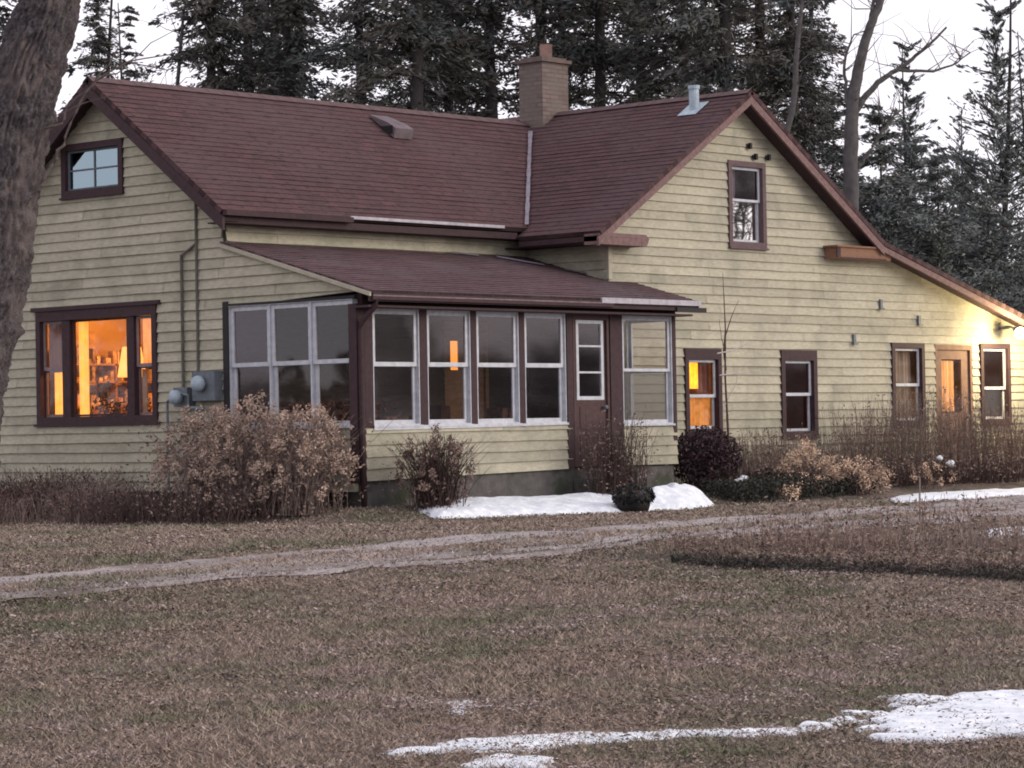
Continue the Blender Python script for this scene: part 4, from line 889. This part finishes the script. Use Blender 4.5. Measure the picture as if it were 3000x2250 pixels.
# sapling against the gable
sp_=empty('bare_sapling',(7.95,-.15,zg(7.95,-.15))); tag(sp_,'thin bare sapling rising before the gable wall right of the porch roof','sapling')
mb=MB(); mb.tube([(0,0,0),(.02,0,.9),(-.03,0,1.8),(.0,0,2.55),(-.02,0,3.0),(-.04,0,3.42)],[.022,.02,.016,.012,.008,.004],6)
mb.tube([(-.0,0,1.9),(-.06,0,2.2),(.0,0,2.5)],[.012,.012,.014],6); mb.tube([(0,0,2.45),(.1,-.05,2.75),(.22,-.1,3.0)],[.011,.007,.003],5); mb.tube([(0,0,2.1),(-.1,0,2.4),(-.16,0,2.7)],[.007,.005,.003],5); mb.build('trunk',TWIGD,sp_)
mb=MB(); mb.tube([(-.35,-.1,2.16),(.0,-.1,2.2),(.5,-.1,2.34)],[.012,.012,.006],5); mb.tube([(-.3,-.1,1.82),(.1,-.1,1.85),(.42,-.1,1.84)],[.010,.010,.005],5); mb.tube([(-.1,0,1.3),(.25,0,1.7),(.3,0,1.95)],[.008,.006,.004],5); mb.build('branches',mat('pale_branch',(.40,.36,.34)),sp_)
# garden bed across the driveway
GB='dead stems in the bed across the driveway'
bd=[(-3.9,-10.1,.36,'russet seedhead clump at left end of the bed across the driveway',DEADL),(-3.4,-10.9,.42,'reddish thin stems in the bed, second clump from its left end',TWIG),(-2.6,-11.3,.46,'tall thin grey stems standing before the driveway in the middle of the bed',STRAW),(-1.9,-12.2,.42,'thin stems right of centre in the bed across the driveway',STRAW),(-2.9,-12.2,.30,'low mauve plants along the near rim of the bed',TWIG),(-3.9,-12.9,.30,'pale twiggy tangle near the right edge at the bed rim',TWIG),(-4.6,-11.4,.22,'low brown plants near the left rim of the bed',DEADL),(-5.0,-10.2,.16,'small brown tuft at the left tip of the bed',DEADL)]
for i,(x,y,h,l,m) in enumerate(bd): brush(x,y,.34,.40,h*1.05,75 if h>.3 else 170,l,300+i,m,300,DEADL,GB,lean=.3,r=.0042,rz=YAW)
# stakes
for x,y,h,l in ((-.9,-9.7,.62,'thin grey stake standing at the near side of the driveway, right of the seedheads'),(-3.35,-13.35,.38,'short pale twin stake at the right end of the bed rim')):
    mb=MB(); mb.tube([(0,0,-.05),(.01,0,h)],[.012,.009],6); mb.tube([(.06,0,-.05),(.05,0,h*.6)],[.008,.006],5); o=mb.build('garden_stake',TWIG,None); o.location=(x,y,zg(x,y)); tag(o,l,'stake')
# ------------------------------------------------------------------ big near tree
TR=[(-12.55,-7.72,-.75,.50),(-12.53,-7.77,-.31,.387),(-12.51,-7.82,.63,.344),(-12.45,-7.90,1.54,.330),(-12.36,-8.01,1.92,.322),(-12.30,-8.09,2.35,.315),(-12.27,-8.13,2.66,.315),(-12.23,-8.19,3.16,.308),(-12.20,-8.22,3.43,.301),(-12.15,-8.29,3.70,.294),(-12.10,-8.35,4.05,.287),(-12.05,-8.42,4.32,.272),(-11.98,-8.50,4.52,.272),(-11.94,-8.54,4.77,.222),(-11.8,-8.7,5.6,.19),(-11.6,-8.9,7,.14),(-11.5,-9,8.5,.06)]
t=empty('large_tree',(TR[1][0],TR[1][1],zg(TR[1][0],TR[1][1]))); tag(t,'big rough-barked leaning tree trunk in front of the house at the left edge','tree')
L0=np.array(t.location)
def dens(P,k=5):
    P=np.array(P);n=len(P);q=np.linspace(0,n-1,(n-1)*k+1); return np.stack([np.interp(q,range(n),P[:,i]) for i in range(P.shape[1])],1)
from math import pi
def bigtrunk():
    T=np.array(TR); zz=np.linspace(-.75,8.5,420); P=np.stack([np.interp(zz,T[:,2],T[:,i]) for i in (0,1,3)],-1)
    k=np.exp(-np.linspace(-2,2,61)**2); k/=k.sum(); Pp=np.pad(P,((30,30),(0,0)),'edge'); P=np.stack([np.convolve(Pp[:,i],k,'valid') for i in range(3)],-1)
    m=150; a=np.linspace(0,2*pi,m,endpoint=False); A,Z=np.meshgrid(a,zz)
    cx=np.cos(A)*3.2;sx=np.sin(A)*3.2
    rid=np.abs(fbm(A*8.5+1.5*fbm(A*3,Z*3,5),Z*4.5,91,3)-.5)*2; fine=fbm(A*26,Z*22,92,3); rid*=1; w_=np.minimum(1,np.minimum(A,2*pi-A)/.2)
    r=P[:,2][:,None]*(.92+.10*fbm(A*1.2,Z*.6,93)*w_)+(.085*rid+.060*(fine-.5))*w_
    V=np.stack([P[:,0][:,None]+np.cos(A)*r-L0[0],P[:,1][:,None]+np.sin(A)*r-L0[1],Z-L0[2]],-1).reshape(-1,3)
    n=len(zz); idx=np.arange(n*m).reshape(n,m); nx=np.roll(idx,-1,1); Fq=np.stack([idx[:-1],nx[:-1],nx[1:],idx[1:]],-1).reshape(-1,4)
    nmesh('trunk',V,Fq,BARK,t)
bigtrunk()
mb=MB()
for pts,r1,r2 in (([(-12.2,-8.3,3.2),(-12.14,-8.56,3.40),(-12.1,-8.64,3.68),(-12.0,-8.75,3.71),(-11.97,-8.78,3.85),(-11.81,-8.97,4.07),(-11.63,-9.17,4.22),(-11.35,-9.48,4.29)],.022,.006),([(-12.22,-8.3,2.9),(-12.12,-8.62,3.25),(-12.04,-8.70,3.42),(-11.98,-8.77,3.6),(-11.89,-8.87,3.91),(-11.8,-8.98,4.07),(-11.66,-9.14,4.16)],.026,.006),([(-11.81,-8.97,4.07),(-11.71,-9.08,4.28),(-11.66,-9.14,4.36)],.010,.004),([(-12.22,-8.45,4.5),(-12.15,-8.6,4.35),(-12.06,-8.7,4.17)],.02,.008),([(-11.63,-9.17,4.22),(-11.4,-9.4,4.15),(-11.2,-9.6,4.2)],.008,.003),([(-11.7,-9.1,4.15),(-11.5,-9.3,4.36),(-11.3,-9.5,4.5)],.008,.003),([(-12.0,-8.75,3.8),(-11.85,-8.9,3.9),(-11.6,-9.2,3.98)],.008,.003)):
    P=dens(pts,3); P=P+RNG.normal(size=P.shape)*.008; mb.tube([tuple(p-L0) for p in P],list(np.linspace(r1*.75,r2*.8,len(P))),6)
mb.build('branches',mat('limb_bark',(.13,.105,.10),(.08,.063,.06),20,None,.9),t)
# ------------------------------------------------------------------ conifers behind the house
def conifer_data(seed,H,R,up=0.0,dens_=1.0,z0=1.5,spiky=1.0,keep=1.0):
    g=np.random.default_rng(seed); C=[];A=[];B=[];tone=[]; mb=MB()
    ph=g.random()*6; lean=g.normal(size=2)*.25
    mb.tube([(lean[0]*(z/H)**1.5+.06*math.sin(z*.5+ph),lean[1]*(z/H)**1.5,z) for z in np.linspace(-.3,H,12)],list(np.linspace(.15,.015,12)*(H/14)),8)
    z=z0
    while z<H-.1:
        f=z/H; L0=R*max(.08,(1-f))**.75*(.75+.5*g.random()); nb=max(1,int((2+7*g.random())*keep))
        for k in range(nb):
            an=g.random()*2*np.pi; L=L0*(.35+.85*g.random()**1.2); el=up+g.normal()*.12; dr=.35*(1-up)
            m=max(3,int(L/.16)); q=np.linspace(.12,1,m); x=np.cos(an)*L*q; y=np.sin(an)*L*q; zz=z+L*(math.tan(el)*q-dr*q*q*.6)
            P=np.stack([x,y,zz],-1); mb.tube([tuple(P[0]*np.array([.1,.1,1])),tuple(P[m//2]),tuple(P[-1])],[.025,.015,.005],3,cap=False)
            c=int(14*dens_); PP=np.repeat(P,c,0); wq=np.repeat(.10+.28*np.sin(np.pi*np.clip(q,0,1))**.7,c)*min(1,L/1.4)
            off=g.normal(size=PP.shape)*wq[:,None]*np.array([.55,.55,.34]); PP=PP+off; PP[:,2]-=.04
            d=np.array([np.cos(an),np.sin(an),math.tan(el)-dr*.8])*spiky+g.normal(size=PP.shape)*.55; d/=np.linalg.norm(d,axis=1)[:,None]
            s=np.cross(d,runit(len(PP),g)); s/=np.linalg.norm(s,axis=1)[:,None]
            C.append(PP);A.append(d*(.035+.06*g.random((len(PP),1))));B.append(s*(.012+.016*g.random((len(PP),1)))); tone.append(np.clip(.25+.5*g.random()+.25*g.random(len(PP)),0,1))
        z+=.04+.36*g.random()
    C=np.concatenate(C);V,Fq=leafy(C,np.concatenate(A)*1.35,np.concatenate(B)*1.25); return V,Fq,np.concatenate(tone),mb
def conifer(seed,H,R,name='conifer',needle=None,**k):
    V,Fq,tn,mb=conifer_data(seed,H,R,**k); t=empty(name,(0,0,0)); mb.build('trunk',BARKG,t,smooth=True); nmesh('crown',V,Fq,needle or NEEDLE,t,tone=tn); return t
def copy_tree(o):
    c=o.copy(); COL.objects.link(c)
    for ch_ in list(o.children): d=ch_.copy(); COL.objects.link(d); d.parent=c
    return c
protos=[conifer(1,19,2.5),conifer(2,17,2.2,dens_=1.1),conifer(3,20,2.9),conifer(4,18,2.3,spiky=1.4)]
protoU=[conifer(5,13,3.6,up=.75,needle=NEEDLE_GLARE,spiky=2.2,dens_=.6,keep=.6),conifer(6,11.5,2.4,up=.6,needle=NEEDLE_GLARE,spiky=2.0,dens_=.8,keep=.8),conifer(7,9,3.4,up=.3,needle=NEEDLE_GLARE,dens_=1.15)]
used=set()
def put(pr,X,s,sc_,label,rz,group='evergreens behind the house'):
    """X: place across the view (0..2212 at the tree's distance s in metres)"""
    t=(X*1.3562-1500)/F*s; x,y=XY(s,t)
    o=pr if id(pr) not in used else copy_tree(pr); used.add(id(pr))
    o.location=(float(x),float(y),-.1); o.rotation_euler=(0,0,rz); o.scale=(sc_,sc_,sc_); tag(o,label,'tree',group)
TL=[(protos[0],-30,62,1,'evergreen at far left edge behind the big leaning trunk'),(protos[3],290,78,.74,'smaller evergreen between the big trunk and the left ridge evergreens'),(protos[2],222,74,.72,'short evergreen showing just right of the big leaning trunk'),
(protos[1],470,60,1,'evergreen above left part of the main roof ridge'),(protos[2],570,64,1,'dark evergreen with thick stem above the left roof ridge'),
(protos[3],650,60,.95,'evergreen over the middle of the left ridge, left of the bright sky gap'),(protos[0],800,68,1.0,'evergreen rising over the bright sky gap above the ridge'),
(protos[2],890,58,1.0,'dense dark evergreen behind the roof vent'),(protos[1],985,62,1.05,'evergreen between roof vent and chimney, nearer the vent'),
(protos[3],1075,60,1.05,'evergreen directly left of the chimney'),(protos[0],1180,66,1.1,'evergreen directly behind the chimney'),
(protos[2],1290,62,1.0,'evergreen just right of the chimney'),(protos[1],1395,68,1.1,'evergreen midway between chimney and metal vent pipe'),
(protos[3],1480,60,1.05,'dark evergreen left of the metal vent pipe'),(protos[0],1570,58,1.05,'tall evergreen behind the gable peak'),
(protos[2],1660,64,.98,'evergreen just right of the gable peak'),(protos[1],1722,60,.9,'slim evergreen at left side of the big open sky gap'),
(protos[0],610,80,1.15,'farther evergreen behind the thick stemmed one at left ridge'),
(protos[1],940,78,1.2,'farther evergreen filling behind the roof vent group'),
(protos[3],1240,76,1.15,'farther evergreen filling right behind the chimney'),
(protos[1],1530,76,1.15,'farther evergreen filling left behind the gable peak'),(protos[2],1745,72,.80,'shorter evergreen stepping down right of the gable peak')]
for i,(p_,X,s,c,l) in enumerate(TL): put(p_,X,s,c,l,i*1.3)
TR_=[(protoU[2],1800,66,1.0,'low glare-paled evergreen at foot of the bare tree'),(protoU[1],1975,68,.92,'upswept glare-paled evergreen right of the bare tree'),
(protoU[0],2085,72,.72,'thin upswept evergreen between the bushy one and the spire'),(protoU[1],2168,68,1.08,'narrow glare-paled spire evergreen at the right edge'),(protoU[2],2030,63,.84,'wide low evergreen over the lean-to roof'),(protoU[2],2150,64,.78,'wide low evergreen behind right end of the lean-to'),(protoU[2],1915,65,.98,'low evergreen behind right slope of the gable'),(protoU[0],2240,66,.80,'evergreen cut by the right picture edge'),(protoU[2],1985,74,1.0,'farther wide evergreen behind the upswept one'),(protoU[2],2100,76,.98,'farther wide evergreen left behind the spire'),(protoU[2],1850,76,.98,'farther wide evergreen directly behind the bare tree base')]
for i,(p_,X,s,c,l) in enumerate(TR_): put(p_,X,s,c,l,i*1.7,'glare-paled evergreens right of the gable')
# distant wood seen between the trunks
def wood():
    g=np.random.default_rng(77); n=52000; s=90+40*g.random(n); t=(g.random(n)*2-1)*.28*s; x,y=XY(s,t); top=5.2+2.6*fbm(t*.35,s*.03,5)*1.6
    z=g.random(n)*top; V,Fq=leafy(np.stack([x,y,z],-1),runit(n,g)*.36,runit(n,g)*.16); tag(nmesh('distant_wood',V,Fq,NEEDLE,tone=g.random(n)),kind='stuff')
wood()
def unseen_wood():  # tree line added out of view, shaped to darken and pattern pane reflections
    g=np.random.default_rng(78); n=30000; a=np.radians(np.concatenate([g.uniform(95,175,n//2),g.uniform(262,350,n//2)])); r=62+14*g.random(n)
    x=3+r*np.sin(a);y=2+r*np.cos(a); top=np.where((np.abs(a-np.radians(127))<.16)|(np.abs(a-np.radians(310))<.16),3.6+1.2*fbm(a*30,a*0,15),4+7*fbm(a*14,a*0,15)); z=g.random(n)**.8*top; k=(fbm(a*40,z*.5,16)>.36)|(z<2.5); x,y,z=x[k],y[k],z[k]; n=len(x); s_,t_=ST(x,y); q=np.abs(t_)>.23*s_; x,y,z=x[q],y[q],z[q]; n=len(x)
    V,Fq=leafy(np.stack([x,y,z],-1),runit(n,g)*.42,runit(n,g)*.2); tag(nmesh('distant_wood',V,Fq,NEEDLE,tone=g.random(n)),kind='stuff')
unseen_wood()
# bare deciduous tree on the right
def baretree(name,label,X,s,paths,seed,material,twigs=60,grp=None):
    t0=(X*1.3562-1500)/F*s; bx,by=XY(s,t0); bx,by=float(bx),float(by); t=empty(name,(bx,by,-.2)); tag(t,label,'tree',grp); g=np.random.default_rng(seed)
    rt=np.array([HY,-HX,0]); f=np.array([HX,HY,0]); mb=MB(); br=MB(); first=True; ends=[]
    for pts,r1,r2 in paths:
        P=np.array([rt*a+f*(b_)+np.array([0,0,c]) for a,c,b_ in [(p[0],p[1],p[2] if len(p)>2 else 0) for p in pts]]); P=dens(P,6); Pp=np.pad(P,((4,4),(0,0)),'edge'); kk=np.array([1,3,5,7,8,7,5,3,1.]); kk/=kk.sum(); Q=np.stack([np.convolve(Pp[:,i],kk,'valid') for i in range(3)],1); Q[0]=P[0];Q[-1]=P[-1]; P=Q+g.normal(size=P.shape)*.008
        (mb if first else br).tube([tuple(p) for p in P],list(np.linspace(r1,r2,len(P))),8); first=False
        for _ in range(twigs//len(paths)):
            i=g.integers(len(P)//3,len(P)); p=P[i]; d=runit(1,g)[0]; d[2]=abs(d[2])*.8+.2; L=.3+.9*g.random(); q=[p+d*L*k/3+g.normal(size=3)*.04*k for k in range(4)]; br.tube([tuple(v) for v in q],[.012,.009,.006,.003],3,cap=False)
    mb.build('trunk',material,t,smooth=True); br.build('branches',material,t)
GREYB=mat('grey_bark',(.10,.095,.095),(.065,.06,.062),8,None,.95)
S_=54; k_=S_/F*1.3562
def pp(X,Y,d=0): return ((X-1850)*k_, 1.29+(940-Y)*k_, d)
baretree('bare_tree','tall bare forked tree leaning right in the open sky gap right of the gable',1850,S_,[([(0,0,0),pp(1845,420),pp(1850,290),pp(1855,230),pp(1872,150),pp(1895,80),pp(1930,0),pp(1938,-120)],.17,.055),([pp(1855,270),pp(1900,205),pp(1950,175),pp(2000,140),pp(2060,85)],.07,.02),([pp(1850,300),pp(1840,220),pp(1835,150),pp(1860,95)],.05,.015),([pp(1852,400),pp(1890,345),pp(1925,295),pp(1955,262)],.05,.015),([pp(1895,80),pp(1900,40),pp(1908,10)],.05,.03),([pp(1950,175),pp(2050,180),pp(2110,140)],.035,.01)],9,GREYB,90)
baretree('bare_tree','thin crooked dead trunk left of the big sky gap beside the dense evergreens',1700,S_,[([(-8,0,0),((1720-1700)*k_,6,0),((1735-1700)*k_,1.29+(940-100)*k_,0),((1755-1700)*k_,1.29+940*k_,0)],.09,.03)],12,GREYB,30)
baretree('bare_tree','slender pale crooked tree between the big trunk and the left evergreens',385,60,[([(-.1,0,0),(.1,5,0),(.0,8,0),(.25,10.5,0)],.09,.03),([(.05,8,0),(-.8,8.9,0)],.04,.015)],13,GREYB,50)
baretree('bare_tree','bare spreading tree off to the right mirrored in the upper gable window',3058,48.3,[([(1.6,0),(1.5,3),(1.9,6),(2.0,9)],.12,.03),([(1.5,3.3),(.5,5.0),(-.4,6.6)],.03,.012),([(1.5,3.8),(.9,5.3),(.3,7)],.03,.012),([(1.5,2.8),(-.2,4.6),(-1.2,6.4)],.03,.012),([(.5,5.0),(.3,5.8),(.6,6.8)],.02,.008)],14,GREYB,240)
brush(4.72,-.60,.28,.12,1.15,240,'tall bare brown stems standing in front of the porch door',401,TWIGD,900,DEADL,None,lean=.38)
g=np.random.default_rng(66); n=8000; t_r=1.5+g.random(n)*4.2; s_r=bank_s(t_r)-.02+g.normal(size=n)*.07; x,y=XY(s_r,t_r); z=ground(x,y)+g.random(n)*.065*(.3+1.2*fbm(x*2,y*2,9)); k=fbm(x*1.6,y*1.6,10)+.3*g.random(n)>.5; x,y,z=x[k],y[k],z[k]; n=len(x)
x2,y2=None,None
V,Fq=leafy(np.stack([x,y,z],-1),runit(n,g)*.020,runit(n,g)*.010); tag(nmesh('ground_cover',V,Fq,mat('dark_rim_plant',(.075,.062,.058),(.045,.045,.038),10,None,.9,tone=.5),tone=g.random(n)),kind='stuff')
g=np.random.default_rng(67); n=10000; t_r=1.6+g.random(n)*4.8; s_r=bank_s(t_r)+g.random(n)*2.4; x,y=XY(s_r,t_r); k=(drive_w(x,y)>1.02)&(fbm(x*1.5,y*1.5,12)+.3*g.random(n)>.5); x,y=x[k],y[k]; n=len(x); z=ground(x,y)+g.random(n)**1.5*.06
V,Fq=leafy(np.stack([x,y,z],-1),runit(n,g)*.026,runit(n,g)*.012); tag(nmesh('ground_cover',V,Fq,DEADL,tone=g.random(n)*.8),kind='stuff')
